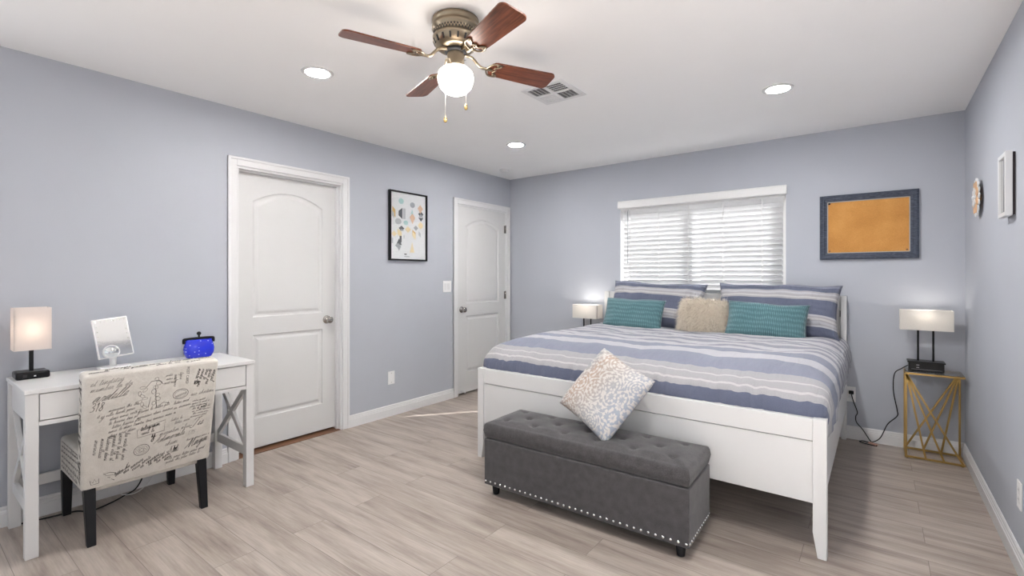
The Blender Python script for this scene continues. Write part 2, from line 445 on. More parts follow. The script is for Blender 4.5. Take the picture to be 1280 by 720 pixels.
def thing(name, label, cat, loc=(0, 0, 0), rotz=None, group=None):
    o = bpy.data.objects.new(name, None); COL.objects.link(o); o.location = loc
    o.empty_display_size = .1
    if rotz is not None: o.rotation_euler = (0, 0, rotz)
    return tag(o, label, cat, group)
LOCAL = {}
def struct(o): o['kind'] = 'structure'; return o

# ============================================================ THE ROOM
b = MB(); b.box(-.14, W+.12, YF-.14, .14, -.05, 0); struct(b.build('floor', M['floor']))
b = MB(); b.box(-.14, W+.12, YF-.14, .14, H, H+.08); struct(b.build('ceiling', M['ceiling']))
# left wall with the two door openings, backed by an added slab that keeps sky light out
D1 = (-3.120, -2.292, 2.042); D2 = (-.922, -.078, 2.042)
b = MB()
ys = [YF, D1[0], D1[1], D2[0], D2[1], 0]
SW = (-5.92, -4.88, .68, 2.22)      # invented opening behind the camera, out of view, for daylight
for k in (2, 4): b.box(-.12, 0, ys[k], ys[k+1], 0, H)
b.box(-.12, 0, YF, SW[0], 0, H); b.box(-.12, 0, SW[1], D1[0], 0, H); b.box(-.12, 0, SW[0], SW[1], 0, SW[2]); b.box(-.12, 0, SW[0], SW[1], SW[3], H)
for d in (D1, D2): b.box(-.12, 0, d[0], d[1], d[2], H)
b.box(-.15, -.125, -3.4, .12, 0, H)
struct(b.build('wall_left', M['wall']))
WX0, WX1, WZ0, WZ1 = 1.432, 2.926, 1.06, 1.985
b = MB()
b.box(-.12, WX0, 0, .12, 0, H); b.box(WX1, W+.12, 0, .12, 0, H); b.box(WX0, WX1, 0, .12, 0, WZ0); b.box(WX0, WX1, 0, .12, WZ1, H)
struct(b.build('wall_back', M['wall']))
PD = (-4.55, -2.75, .03, 2.05)       # invented glazed door beside the camera, out of view, to admit sun
b = MB(); b.box(W, W+.12, PD[1], 0, 0, H); b.box(W, W+.12, YF, PD[0], 0, H); b.box(W, W+.12, PD[0], PD[1], 0, PD[2]); b.box(W, W+.12, PD[0], PD[1], PD[3], H)
struct(b.build('wall_right', M['wall']))
FX0, FX1, FZ0, FZ1 = .45, 3.55, .68, 2.22  # invented opening behind the camera, lets sky light in
b = MB()
b.box(-.12, FX0, YF-.12, YF, 0, H); b.box(FX1, W+.12, YF-.12, YF, 0, H); b.box(FX0, FX1, YF-.12, YF, 0, FZ0); b.box(FX0, FX1, YF-.12, YF, FZ1, H)
struct(b.build('wall_front', M['wall']))

b = MB()
ym = (PD[0]+PD[1])/2
for ya, yb_, xo in ((PD[0], ym+.03, .03), (ym-.03, PD[1], .075)):
    b.box(W+xo, W+xo+.035, ya, ya+.06, PD[2], PD[3]); b.box(W+xo, W+xo+.035, yb_-.06, yb_, PD[2], PD[3])
    b.box(W+xo, W+xo+.035, ya+.06, yb_-.06, PD[2], PD[2]+.08); b.box(W+xo, W+xo+.035, ya+.06, yb_-.06, PD[3]-.06, PD[3])
pdo = struct(b.build('added_sun_door', M['vinyl']))  # invented door, unseen; sun through it bounces up to the ceiling
for ya, yb_, xo in ((PD[0], ym+.03, .03), (ym-.03, PD[1], .075)):
    b = MB(); b.box(W+xo+.015, W+xo+.020, ya+.06, yb_-.06, PD[2]+.08, PD[3]-.06); b.build('added_door_glass', M['added_door_glass'], pdo)
# baseboards
BP = [(0, 0), (.015, 0), (.015, .066), (.0115, .070), (.0115, .079), (.0085, .083), (.0085, .093), (.004, .101), (0, .101)]
b = MB()
for y0, y1 in ((YF, D1[0]-.062), (D1[1]+.062, D2[0]-.062), (D2[1]+.062, 0)):
    if y1-y0 > .02: b.prism([(d, z) for d, z in BP], 'Y', y0, y1)
struct(b.build('baseboard_left', M['trim']))
b = MB(); b.prism([(-d, z) for d, z in BP], 'X', 0.0, W); struct(b.build('baseboard_back', M['trim']))
b = MB(); b.prism([(W-d, z) for d, z in BP], 'Y', PD[1], 0); b.prism([(W-d, z) for d, z in BP], 'Y', YF, PD[0]); struct(b.build('baseboard_right', M['trim']))

# ---- doors
def panel_loop(y0, y1, z0, z1, arch, d, n=16):
    """closed outline (y,z) inset by d; arch = rise of the curved head"""
    pts = [(y0+d, z0+d), (y1-d, z0+d)]
    zs = z1-arch
    if arch:
        for k in range(n+1):
            t = k/n; y = (y1-d)+((y0+d)-(y1-d))*t
            u = 2*t-1
            sh = .5*(1+math.cos(PI*u))**1.0 if False else (1-u*u)
            pts.append((y, zs-d+arch*sh))
    else: pts += [(y1-d, z1-d), (y0+d, z1-d)]
    return pts
def door_slab(name, x, y0, y1, z0, z1, thick=.035):
    b = MB(); bm = b.bm
    w = y1-y0
    st_ = .125*w/.82
    panels = [(y0+st_, y1-st_, .975, z1-.12, .085), (y0+st_, y1-st_, .235, .845, 0)]
    prof = [(0, 0), (.006, -.007), (.014, -.009), (.022, -.009), (.040, -.002), (.046, -.0015)]
    outer = [bm.verts.new((x, *p)) for p in ((y0, z0), (y1, z0), (y1, z1), (y0, z1))]
    edges = [bm.edges.new((outer[k], outer[(k+1) % 4])) for k in range(4)]
    loops0 = []
    for p in panels:
        lv = [bm.verts.new((x, *q)) for q in panel_loop(*p, 0)]
        edges += [bm.edges.new((lv[k], lv[(k+1) % len(lv)])) for k in range(len(lv))]
        loops0.append(lv)
    bmesh.ops.triangle_fill(bm, use_beauty=True, edges=edges, normal=(1, 0, 0))
    for p, prev in zip(panels, loops0):
        for d, dep in prof[1:]:
            lv = [bm.verts.new((x+dep, *q)) for q in panel_loop(*p, d)]
            for k in range(len(lv)): b.face([prev[k], prev[(k+1) % len(lv)], lv[(k+1) % len(lv)], lv[k]])
            prev = lv
        b.face(prev)
    back = [bm.verts.new((x-thick, v.co.y, v.co.z)) for v in outer]
    for k in range(4): b.face([outer[k], outer[(k+1) % 4], back[(k+1) % 4], back[k]])
    b.face(back[::-1])
    return struct(b.build(name, M['door'], origin=(x, (y0+y1)/2, 0)))
def door_trim(door, d):
    y0, y1, z1 = d; cw = .060
    b = MB()
    for a0, a1 in ((y0-cw, y0), (y1, y1+cw)): b.box(-.001, .012, a0, a1, 0, z1+cw, .002, seg=1)
    b.box(-.001, .0118, y0, y1, z1, z1+cw, .002, seg=1)
    for a0, a1 in ((y0-cw, y0-cw+.018), (y1+cw-.018, y1+cw)): b.box(-.001, .018, a0, a1, 0, z1+cw, .003)
    b.box(-.001, .0178, y0-cw, y1+cw, z1+cw-.018, z1+cw, .003)
    b.build('casing', M['trim'], door)
    b = MB()
    jt = .016
    b.box(-.118, -.001, y0, y0+jt, 0, z1); b.box(-.118, -.001, y1-jt, y1, 0, z1); b.box(-.118, -.001, y0+jt, y1-jt, z1-jt, z1)
    return b
def knob(door, x, y, z):
    b = MB()
    b.lathe([(.001, 0), (.033, 0), (.034, .004), (.030, .010), (.014, .013), (.011, .022), (.013, .030), (.024, .036), (.029, .046), (.028, .056), (.020, .064), (.008, .067), (.001, .067)], (x, y, z), 24, 'X')
    k = b.build('door_knob', M['nickel'], door); k['label'] = 'round satin nickel knob'
d1 = door_slab('door_1', -.066, D1[0]+.018, D1[1]-.018, .022, D1[2]-.018)
b = door_trim(d1, D1); sx0, sx1 = -.064, -.052
jt = .016
b.box(sx0, -.040, D1[0]+jt, D1[0]+jt+.011, 0, D1[2]-jt); b.box(sx0, -.040, D1[1]-jt-.011, D1[1]-jt, 0, D1[2]-jt); b.box(sx0, -.0401, D1[0]+jt+.011, D1[1]-jt-.011, D1[2]-jt-.011, D1[2]-jt)
b.build('jamb', M['trim'], d1)
knob(d1, -.066, -2.395, .918)
b = MB(); b.box(-.118, .0, D1[0]+jt, D1[1]-jt, .0, .004); struct(b.build('trim_1', M['threshold']))
d2 = door_slab('door_2', -.004, D2[0]+.018, D2[1]-.018, .022, D2[2]-.018)
b = door_trim(d2, D2); b.build('jamb', M['trim'], d2)
knob(d2, -.004, -.852, .916)
for z in (1.83, 1.05, .25):
    b = MB(); b.lathe([(.0075, -.045), (.0075, .045)], (.004, D2[1]-.016, z), 12)
    b.lathe([(.004, .045), (.005, .050), (.002, .054)], (.004, D2[1]-.016, z), 12)
    b.box(-.003, .0005, D2[1]-.040, D2[1]-.012, z-.045, z+.045)
    h = b.build('hinge', M['nickel'], d2); h['label'] = 'satin nickel hinge'
b = MB(); b.box(-.006, -.003, D2[0]+.003, D2[0]+.020, .885, .945); b.build('strike_plate', M['nickel'], d2)
b = MB(); b.tube([(-.003, -.86, .05), (.03, -.86, .045), (.05, -.86, .043)], .005, 8); b.lathe([(.009, 0), (.009, .012)], (.048, -.86, .043), 10, 'X')
b.build('door_stop', M['plate'], d2)

# ---- back window
b = MB()
fw_ = .04
b.box(WX0, WX0+fw_, .07, .115, WZ0, WZ1); b.box(WX1-fw_, WX1, .07, .115, WZ0, WZ1); b.box(WX0+fw_, WX1-fw_, .07, .115, WZ0, WZ0+fw_); b.box(WX0+fw_, WX1-fw_, .07, .115, WZ1-fw_, WZ1)
b.box(2.13, 2.20, .075, .112, WZ0+fw_, WZ1-fw_)
win = struct(b.build('window_1', M['vinyl']))
b = MB(); b.box(WX0+fw_, WX1-fw_, .092, .096, WZ0+fw_, WZ1-fw_); b.build('window_glass', M['window_glass'], win)
b = MB(); b.box(WX0, WX1, -.012, .07, WZ0-.02, WZ0+.0, .003); b.build('window_sill', M['trim'], win)
b = MB(); b.box(WX0-.0005, WX0+.004, .0005, .07, WZ0, WZ1); b.box(WX1-.004, WX1+.0005, .0005, .07, WZ0, WZ1); struct(b.build('trim_2', M['trim']))

# ============================================================ WINDOW BLIND
bl = thing('window_blind', 'white horizontal slat blind covering the window above the bed', 'window blind', (2.18, .02, WZ1))
b = MB()
b.prism([(-.034, 1.962), (-.040, 1.972), (-.040, 2.022), (-.034, 2.026), (-.036, 2.034), (-.030, 2.040), (.0, 2.040), (.0, 1.962)], 'X', 1.418, 2.934)
b.build('valance', M['vinyl'], bl)
b = MB(); b.box(1.440, 2.918, .001, .040, 1.940, 1.980); b.build('headrail', M['vinyl'], bl)
b = MB()
SX0, SX1 = 1.468, 2.904
tilt = math.radians(50); pitch = .0445
z = 1.925; k = 0
while z > 1.13:
    for sgn in (1,):
        ring = []
        for i in range(7):
            u = (i/6-.5)*.050; crown = .0025*(1-(2*i/6-1)**2)
            yy = .008 - u*math.cos(tilt) + crown*math.sin(tilt); zz = z + u*math.sin(tilt) + crown*math.cos(tilt)
            ring.append((yy, zz))
        low = [(y_-.0024*math.sin(tilt), z_-.0024*math.cos(tilt)) for y_, z_ in ring]
        b.prism(ring+low[::-1], 'X', SX0, SX1)
    z -= pitch; k += 1
b.build('slats', M['slat'], bl)
b = MB(); b.box(SX0, SX1, -.006, .024, 1.085, 1.105, .003); b.build('bottom_rail', M['vinyl'], bl)
for x in (1.545, 1.835, 2.12, 2.43, 2.745):
    b = MB()
    for yy in (-.010, .026): b.box(x-.0022, x+.0022, yy-.0006, yy+.0006, 1.10, 1.945)
    b.build('ladder_cord', M['vinyl'], bl)
b = MB(); b.lathe([(.0042, 1.445), (.0042, 1.93)], (1.520, -.022, 0), 8); b.lathe([(.0055, 1.40), (.0065, 1.41), (.005, 1.447)], (1.520, -.022, 0), 8)
b.tube([(1.52, -.022, 1.93), (1.52, -.016, 1.945), (1.52, .006, 1.95)], .002, 6)
wnd = b.build('tilt_wand', paint('grey_wand', (.45, .46, .48), .3), bl); wnd['label'] = 'slim grey tilt wand'

# ============================================================ BED
BX0, BX1, BY0 = 1.292, 3.36, -2.062
bed = thing('bed', 'white wooden king bed frame with panelled footboard and headboard', 'bed', ((BX0+BX1)/2, -1.05, 0))
def leg_foot(x0, x1, sgn):
    b = MB()
    # post outline in x/z; the foot tapers on its inner side
    inner, outer = (x0, x1) if sgn > 0 else (x1, x0)
    tp = .018*sgn
    poly = [(outer, 0), (outer, .628), (inner, .628), (inner, .115), (inner+tp, 0)]
    b.prism(poly, 'Y', BY0, BY0+.055)
    es = [e for e in b.bm.edges]
    bmesh.ops.bevel(b.bm, geom=es, offset=.002, segments=1, affect='EDGES')
    b.build('leg', M['lacquer'], bed)
leg_foot(BX0, BX0+.052, -1); leg_foot(BX1-.054, BX1, 1)
fb = MB()
fb.box(BX0+.052, BX1-.054, BY0+.008, BY0+.036, .242, .522, .001, seg=1)
fb.box(BX0+.052, BX1-.054, BY0+.002, BY0+.052, .526, .626, .002, seg=1)
fb.box(BX0+.052, BX1-.054, BY0+.018, BY0+.034, .520, .528)
fbo = fb.build('footboard', M['lacquer'], bed)
for x0, x1 in ((BX0+.008, BX0+.034), (BX1-.036, BX1-.010)):
    b = MB(); b.box(x0, x1, BY0+.055, -.075, .265, .545, .002, seg=1); b.build('side_rail', M['lacquer'], bed)
for x0, x1 in ((BX0-.005, BX0+.050), (BX1-.050, BX1-.012)):
    b = MB()
    b.taper((( x0+x1)/2, -.048, 0), ((x0+x1)/2, -.048, .15), .032, .040, x1-x0, .055)
    b.box(x0, x1, -.075, -.020, .15, 1.118, .002, seg=1)
    b.build('headboard_post', M['lacquer'], bed)
b = MB()
hx0, hx1 = BX0+.050, BX1-.050
b.box(hx0, hx1, -.066, -.026, 1.03, 1.116, .002, seg=1)
b.box(hx0, hx1, -.052, -.032, .30, 1.03)
for x in (1.80, 2.32, 2.85): b.box(x-.03, x+.03, -.064, -.0321, .30, 1.0299, .002, seg=1)
b.build('headboard', M['lacquer'], bed)
b = MB(); b.box(hx1-.006, hx1-.001, -.073, -.0665, .955, 1.005, .001, seg=1); bb = b.build('bracket', M['black'], bed); bb['label'] = 'small black bracket on the headboard post'
b = MB(); b.box(BX0+.036, BX1-.038, BY0+.060, -.08, .40, .44); 
for yy in (-1.6, -1.0, -.4): b.box(BX0+.034, BX1-.036, yy-.03, yy+.03, .36, .40)
b.build('slat_base', M['vinyl'], bed)

# mattress
b = MB(); b.box(BX0+.055, BX1-.060, BY0+.085, -.085, .441, .700, .05, seg=4)
tag(b.build('mattress', M['plate'], origin=(2.32, -1.05, .441)), 'white mattress on the bed frame under the striped comforter', 'mattress')

# comforter: one thick cloth, draped
def comforter():
    b = MB(); bm = b.bm
    nx, ny = 150, 140
    xl, xr = 1.30, 3.352
    r = .15
    top = .805
    # profile across: arclength param -> (x, drop)
    def across(s):
        # s in metres from centre line; half = flat half width
        cx = (xl+xr)/2; half = (xr-xl)/2 - r
        sg = 1 if s > 0 else -1; a = abs(s)
        if a <= half: return cx+s, 0
        a -= half
        rx, rz = r, .105
        th = min(a/((rx+rz)*.5), PI/2)
        x = half + rx*math.sin(th); dz = rz*(1-math.cos(th))
        rest = a - (rx+rz)*.5*PI/2
        if rest > 0: dz += rest; x += .010*math.sin(min(1, rest/.1)*PI)
        return cx+sg*x, dz
    def along(t):
        y0 = -.085
        flat = 1.62
        if t <= flat: return -t if t > .085 else -.085-(.085-t)*.02, 0
        a = t-flat; rx, rz = .39, .165
        # march the quarter ellipse
        L_ = 0; th = 0; st_ = PI/2/60; 
        while L_ < a and th < PI/2:
            L_ += math.sqrt((rx*math.cos(th))**2+(rz*math.sin(th))**2)*st_; th += st_
        y = -flat-rx*math.sin(th); dz = rz*(1-math.cos(th))
        if L_ < a: dz += (a-L_)
        return y, dz
    halfL = (xr-xl)/2 - r
    arcq = (r+.105)*.5*PI/2
    rows = []
    tmax = 2.16
    for j in range(ny+1):
        t = .09 + (tmax-.09)*j/ny
        row = []
        y, dzt = along(t)
        hangR = .125 + .012*math.sin(t*3.1+.6) + .05*max(0, math.sin((t-.9)*2.2))
        hangL = .10 + .012*math.sin(t*4+1)
        sR = halfL+arcq+hangR; sL = halfL+arcq+hangL
        for i in range(nx+1):
            s = -sL + (sL+sR)*i/nx
            x, dzs = across(s)
            k = 3.0
            dz = (abs(dzs)**k + abs(dzt)**k)**(1/k)
            # the foot corners draw in behind the posts
            if dzt > 0 and dzs > 0:
                f = min(1, dzt/.2)*min(1, dzs/.15)
                x += (-1 if s > 0 else 1)*.03*f
            # wrinkles
            n1 = noise.noise(Vector((x*2.4, t*3.2, 1.3)))*.010
            n2 = noise.noise(Vector((x*9, t*6, 4.7)))*.006
            n3 = noise.noise(Vector((x*26, t*8, 2.2)))*.0028*(1+2.5*min(1, dzt/.1))
            z = top - dz
            if dzs > .06:
                fold = noise.noise(Vector((t*7, .3 if s > 0 else 5.1, 0)))*.012*min(1, (dzs-.06)/.12)
                x += fold if s > 0 else -fold*.5
                if s > 0: x = min(x, 3.362)
                else: x = max(x, 1.262)
            z += n1+n2+n3
            if dzt > .12: y_ = max(y + n3*2, -2.012)
            else: y_ = y
            # pinch dimples of the quilting
            row.append((Vector((x, y_, z)), (s, t)))
        rows.append(row)
    for (px, py) in [(-.72+.48*q, .38+.42*p) for p in range(4) for q in range(4)]:
        for row in rows:
            for v, (s, t) in row:
                d2 = ((s-px-(.24 if int(round((py-.38)/.42)) % 2 else 0))*7)**2+((t-py)*9)**2
                if d2 < 9: v.z -= .016*math.exp(-d2*1.6)
    V = [[bm.verts.new(v) for v, _ in row] for row in rows]
    for j in range(ny):
        for i in range(nx):
            f = b.face([V[j][i], V[j+1][i], V[j+1][i+1], V[j][i+1]], True)
            for lp, (jj, ii) in zip(f.loops, ((j, i), (j+1, i), (j+1, i+1), (j, i+1))):
                lp[b.uv].uv = rows[jj][ii][1]
    o = b.build('comforter', M['comforter'], fixn=False, origin=(2.32, -1.05, .7))
    me = o.data
    if me.polygons[len(me.polygons)//2].normal.z < 0: me.flip_normals()
    md = o.modifiers.new('thick', 'SOLIDIFY'); md.thickness = .018; md.offset = -1
    tag(o, 'blue, grey and white striped comforter spread over the bed', 'comforter')
comforter()

# ---- cushions
def cushion(name, w, h, t, mat, c, right, upv, uvscale=None, pinch=.05, lump=.01, seed=0, n=36, sq=.5, droop=0, uvmetric=True):
    """plump pillow; local x = width, y = height, z = front"""
    b = MB(); bm = b.bm
    g = {}
    for side in (1, -1):
        for j in range(n+1):
            for i in range(n+1):
                rim = i in (0, n) or j in (0, n)
                if rim and side == -1: g[side, i, j] = g[1, i, j]; continue
                u = 2*i/n-1; v = 2*j/n-1
                u = math.sin(u*PI/2)*.35+u*.65; v = math.sin(v*PI/2)*.35+v*.65
                x = w/2*u*(1-pinch*(1-v*v)); y = h/2*v*(1-pinch*1.3*(1-u*u))
                z = side*t/2*((1-u**4)*(1-v**4))**sq*(1-.10*noise.noise(Vector((u*2.1+seed, v*2.0, seed))))
                cre = noise.noise(Vector((u*5+seed, v*13, seed*.7)))*noise.noise(Vector((u*2, v*3+seed, 1.1)))*.035*lump/.014*(abs(u)**1.5)*(1-u**8)*(1-v**8)
                z += side*cre
                nn = noise.noise(Vector((x*7+seed, y*7, side*3.0)))*lump*(1-max(abs(u), abs(v))**6)
                y -= droop*(u*u)*max(0, v)
                y += noise.noise(Vector((x*5, seed*1.7, v)))*lump*.8*max(0, v)
                g[side, i, j] = bm.verts.new((x, y, z+side*nn))
    for side in (1, -1):
        for j in range(n):
            for i in range(n):
                q = [(i, j), (i+1, j), (i+1, j+1), (i, j+1)]
                f = b.face([g[side, a, c_] for a, c_ in (q if side > 0 else q[::-1])], True)
                if f is None: continue
                for lp, (a, c_) in zip(f.loops, (q if side > 0 else q[::-1])):
                    lp[b.uv].uv = (a/n*(w if uvmetric else 1), c_/n*(h if uvmetric else 1))
    o = b.build(name, mat, fixn=False)
    X = Vector(right).normalized(); Y = Vector(upv); Y = (Y-X*Y.dot(X)).normalized(); Z = X.cross(Y)
    o.matrix_world = Matrix(((X.x, Y.x, Z.x, c[0]), (X.y, Y.y, Z.y, c[1]), (X.z, Y.z, Z.z, c[2]), (0, 0, 0, 1)))
    return o
o = cushion('pillow', .90, .47, .17, M['sham'], (1.875, -.235, 1.005), (1, .0, -.045), (0, .52, 1), seed=1, lump=.024, pinch=.07, droop=.0)
tag(o, 'blue striped bed pillow nearest the left bedside lamp, leaning on the headboard', 'pillow', 'striped bed pillows')
o = cushion('pillow', .90, .47, .17, M['sham'], (2.875, -.235, 1.000), (1, .0, -.02), (0, .52, 1), seed=4, lump=.022, pinch=.07)
tag(o, 'blue striped bed pillow on the right, below the corkboard side of the window', 'pillow', 'striped bed pillows')
o = cushion('cushion', .57, .30, .13, M['teal'], (1.77, -.475, .925), (1, -.02, -.01), (0, .42, 1), seed=9, lump=.014, pinch=.05, sq=.45)
tag(o, 'teal pleated lumbar cushion on the left, in front of the left striped pillow', 'cushion', 'teal lumbar cushions')
o = cushion('cushion', .57, .30, .13, M['teal'], (2.85, -.475, .925), (1, .0, -.045), (0, .42, 1), seed=14, lump=.014, pinch=.05, sq=.45)
tag(o, 'teal pleated lumbar cushion on the right, beside the cream fur cushion', 'cushion', 'teal lumbar cushions')

fc = cushion('cushion', .36, .29, .13, M['fur'], (2.375, -.455, .935), (1, 0, -.02), (0, .42, 1), seed=20, lump=.01, pinch=.02)
tag(fc, 'small fluffy cream fur cushion between the two teal cushions', 'cushion')
# its fur: thin strands on a mesh of their own
b = MB(); rnd = random.Random(3)
me = fc.data; polys = list(me.polygons)
ws = [p.area for p in polys]
for p in rnd.choices(polys, ws, k=11000):
    vs_ = [me.vertices[i].co for i in p.vertices]
    a, c_ = rnd.random(), rnd.random()
    pt = vs_[0].lerp(vs_[1], a).lerp(vs_[3 % len(vs_)].lerp(vs_[2], a), c_)
    nrm = p.normal.copy()
    if pt.z < -.02: continue
    ln = rnd.uniform(.030, .056)
    clump = Vector((noise.noise(pt*22), noise.noise(pt*22+Vector((9, 0, 0))), 0))
    d = (nrm*.75 + clump*.9 + Vector((rnd.uniform(-.4, .4), rnd.uniform(-.4, .4)-.45, rnd.uniform(0, .2)))).normalized()
    side = d.cross(Vector((rnd.uniform(-1, 1), rnd.uniform(-1, 1), rnd.uniform(-1, 1)))).normalized()*.0010
    q0 = pt; q1 = pt+d*ln*.55; q2 = pt + d*ln + Vector((0, -.010, 0))
    A = [b.bm.verts.new(x) for x in (q0-side, q0+side, q1+side*.8, q1-side*.8, q2)]
    b.face(A[:4], True); b.face([A[3], A[2], A[4]], True)
fo = b.build('fur', M['fur'], fixn=False); fo.parent = fc; fo['kind'] = 'stuff'

pc_ = Vector((2.345, -2.205, .632))
o = cushion('throw_pillow', .415, .415, .13, M['floral'], pc_, Vector((.287, 0, .068))-Vector((-.095, .16, .2)), Vector((.287, 0, .068))+Vector((-.095, .16, .2)), seed=31, lump=.012, pinch=.035, uvmetric=False, sq=.5)
tag(o, 'grey and tan floral throw pillow standing on its corner on the bench', 'pillow')

# ============================================================ STORAGE BENCH (local coordinates, slightly turned)
bench = thing('storage_bench', 'charcoal grey tufted storage bench with nailhead trim at the foot of the bed', 'bench', (1.712, -2.482, 0), math.radians(1.4))
bench['_rot'] = 1
BL, BD = 1.165, .365
b = MB(); b.box(0, BL, 0, BD, .062, .328, .006); b.build('body', M['bench'], bench)
# padded lid with tufts
tufts = []
for q, y in enumerate((.085, .185, .285)):
    n_ = 6 if q != 1 else 5
    for k in range(n_):
        tufts.append((BL*(k+.5)/6 if q != 1 else BL*(k+1)/6, y))
b = MB(); bm = b.bm
nx, ny = 120, 44
def lidz(x, y):
    e = min(x, BL-x, y, BD-y)
    z = .402 + .034*(min(1, e/.07)**.5 if e > 0 else 0)
    if e < .02: z = .402 + .034*(.02/.07)**.5*math.sqrt(max(0, 1-(1-e/.02)**2))
    for tx, ty in tufts:
        d = math.hypot(x-tx, y-ty)
        z -= .014*math.exp(-(d/.018)**2) + .006*math.exp(-(d/.05)**2)
    return z + noise.noise(Vector((x*9, y*9, 0)))*.002
G = [[bm.verts.new((BL*(.5-.5*math.cos(PI*i/nx))*.5+BL*i/nx*.5, BD*(.5-.5*math.cos(PI*j/ny))*.5+BD*j/ny*.5, 0)) for i in range(nx+1)] for j in range(ny+1)]
for r in G:
    for v in r: v.co.z = lidz(v.co.x, v.co.y)
for j in range(ny):
    for i in range(nx): b.face([G[j][i], G[j][i+1], G[j+1][i+1], G[j+1][i]], True)
rim = [G[0][i] for i in range(nx+1)]+[G[j][nx] for j in range(1, ny+1)]+[G[ny][i] for i in range(nx-1, -1, -1)]+[G[j][0] for j in range(ny-1, 0, -1)]
mid = [bm.verts.new((v.co.x+(.004 if v.co.x > BL/2 else -.004)*(v.co.x in (0,) or abs(v.co.x-BL) < 1e-5 or v.co.x < 1e-5), v.co.y+(-.004 if v.co.y < 1e-5 else .004 if v.co.y > BD-1e-5 else 0), .375)) for v in rim]
low = [bm.verts.new((BL/2+(v.co.x-BL/2)*(1-.016/BL), BD/2+(v.co.y-BD/2)*(1-.016/BD), .335)) for v in mid]
n_ = len(rim)
for a, c_ in ((rim, mid), (mid, low)):
    for k in range(n_): b.face([a[k], c_[k], c_[(k+1) % n_], a[(k+1) % n_]], True)
b.face(low)
b.build('lid', M['bench'], bench)
bt = None
for tx, ty in tufts:
    if bt is None:
        b = MB(); b.lathe([(.001, .004), (.005, .0035), (.008, .001), (.008, -.004)][::-1], (0, 0, 0), 12); bt = b.build('button', M['bench'], bench); q = bt
    else: q = bt.copy(); COL.objects.link(q); q.parent = bench
    q.location = (tx, ty, lidz(tx, ty)+.003)
for x, y in ((.05, .05), (BL-.05, .05), (BL-.05, BD-.05), (.05, BD-.05)):
    b = MB(); b.lathe([(.017, 0), (.019, .006), (.025, .062)], (x, y, 0), 20); b.build('leg', M['blackwood'], bench)
nh = None
spots = [(.012+(BL-.024)*k/33, 0, 0) for k in range(34)] + [(BL, .012+(BD-.024)*k/12, 1) for k in range(13)] + [(0, .012+(BD-.024)*k/12, 2) for k in range(13)]
for x, y, f in spots:
    if nh is None:
        b = MB(); b.lathe([(.007, -.001), (.0068, .001), (.005, .0032), (.0025, .0044), (.0005, .0047)], (0, 0, 0), 14); nh = b.build('nailhead', M['chrome'], bench); q = nh
    else: q = nh.copy(); COL.objects.link(q); q.parent = bench
    q.location = (x, y, .083)
    q.rotation_euler = {0: (PI/2, 0, 0), 1: (0, PI/2, 0), 2: (0, -PI/2, 0)}[f]

# ============================================================ DESK
desk = thing('desk', 'white writing desk with crossed side braces against the left wall', 'desk', (.265, -3.73, 0))
DX0, DX1, DY0, DY1, DZ = .02, .512, -4.226, -3.236, .760
b = MB(); b.box(DX0-.004, DX1+.006, DY0-.004, DY1+.004, DZ-.02, DZ, .002, seg=1); b.build('desk_top', M['lacquer'], desk)
lw_ = .045
for x in (DX0, DX1-lw_):
    for y in (DY0, DY1-lw_):
        b = MB(); b.box(x, x+lw_, y, y+lw_, 0, DZ-.0205, .0015, seg=1); b.build('leg', M['lacquer'], desk)
b = MB()
b.box(DX0+.012, DX0+.030, DY0+lw_, DY1-lw_, .605, DZ-.0205)
for y in (DY0+.012, DY1-.030): b.box(DX0+lw_, DX1-lw_, y, y+.018, .605, DZ-.0205)
b.box(DX1-.030, DX1-.002, DY0+lw_, DY1-lw_, .592, .612)
b.box(DX1-.030, DX1-.002, -3.739, -3.723, .612, DZ-.0205)
b.box(DX0+.030, DX1-.035, DY0+lw_, DY1-lw_, .606, .614)
b.build('apron', M['lacquer'], desk)
for y0, y1 in ((DY0+lw_+.003, -3.742), (-3.720, DY1-lw_-.003)):
    b = MB(); b.box(DX1-.018, DX1-.001, y0, y1, .616, DZ-.024, .0015, seg=1)
    b.box(DX0+.06, DX1-.018, y0+.01, y1-.01, .618, .66)
    b.build('drawer', M['lacquer'], desk)
for y in (DY0+.013, DY1-.032):
    for a, c_, off in (((DX0+lw_, .600), (DX1-lw_, .235), 0), ((DX0+lw_, .235), (DX1-lw_, .600), .0)):
        b = MB(); b.bar((a[0], y+.0095+(.004 if c_[1] > .5 else 0), a[1]), (c_[0], y+.0095+(.004 if c_[1] > .5 else 0), c_[1]), .016, .032, (0, 1, 0)) if False else b.bar((a[0], y+.0095, a[1]), (c_[0], y+.0095, c_[1]), .032, .017 if c_[1] > .5 else .018, (0, 1, 0))
        b.build('cross_brace', M['lacquer'], desk)
    b = MB(); b.box(DX0+lw_, DX1-lw_, y, y+.02, .180, .235, .0015, seg=1); b.build('stretcher', M['lacquer'], desk)
b = MB(); b.box(DX0+.012, DX0+.032, DY0+lw_, DY1-lw_, .180, .235, .0015, seg=1); b.build('stretcher', M['lacquer'], desk)

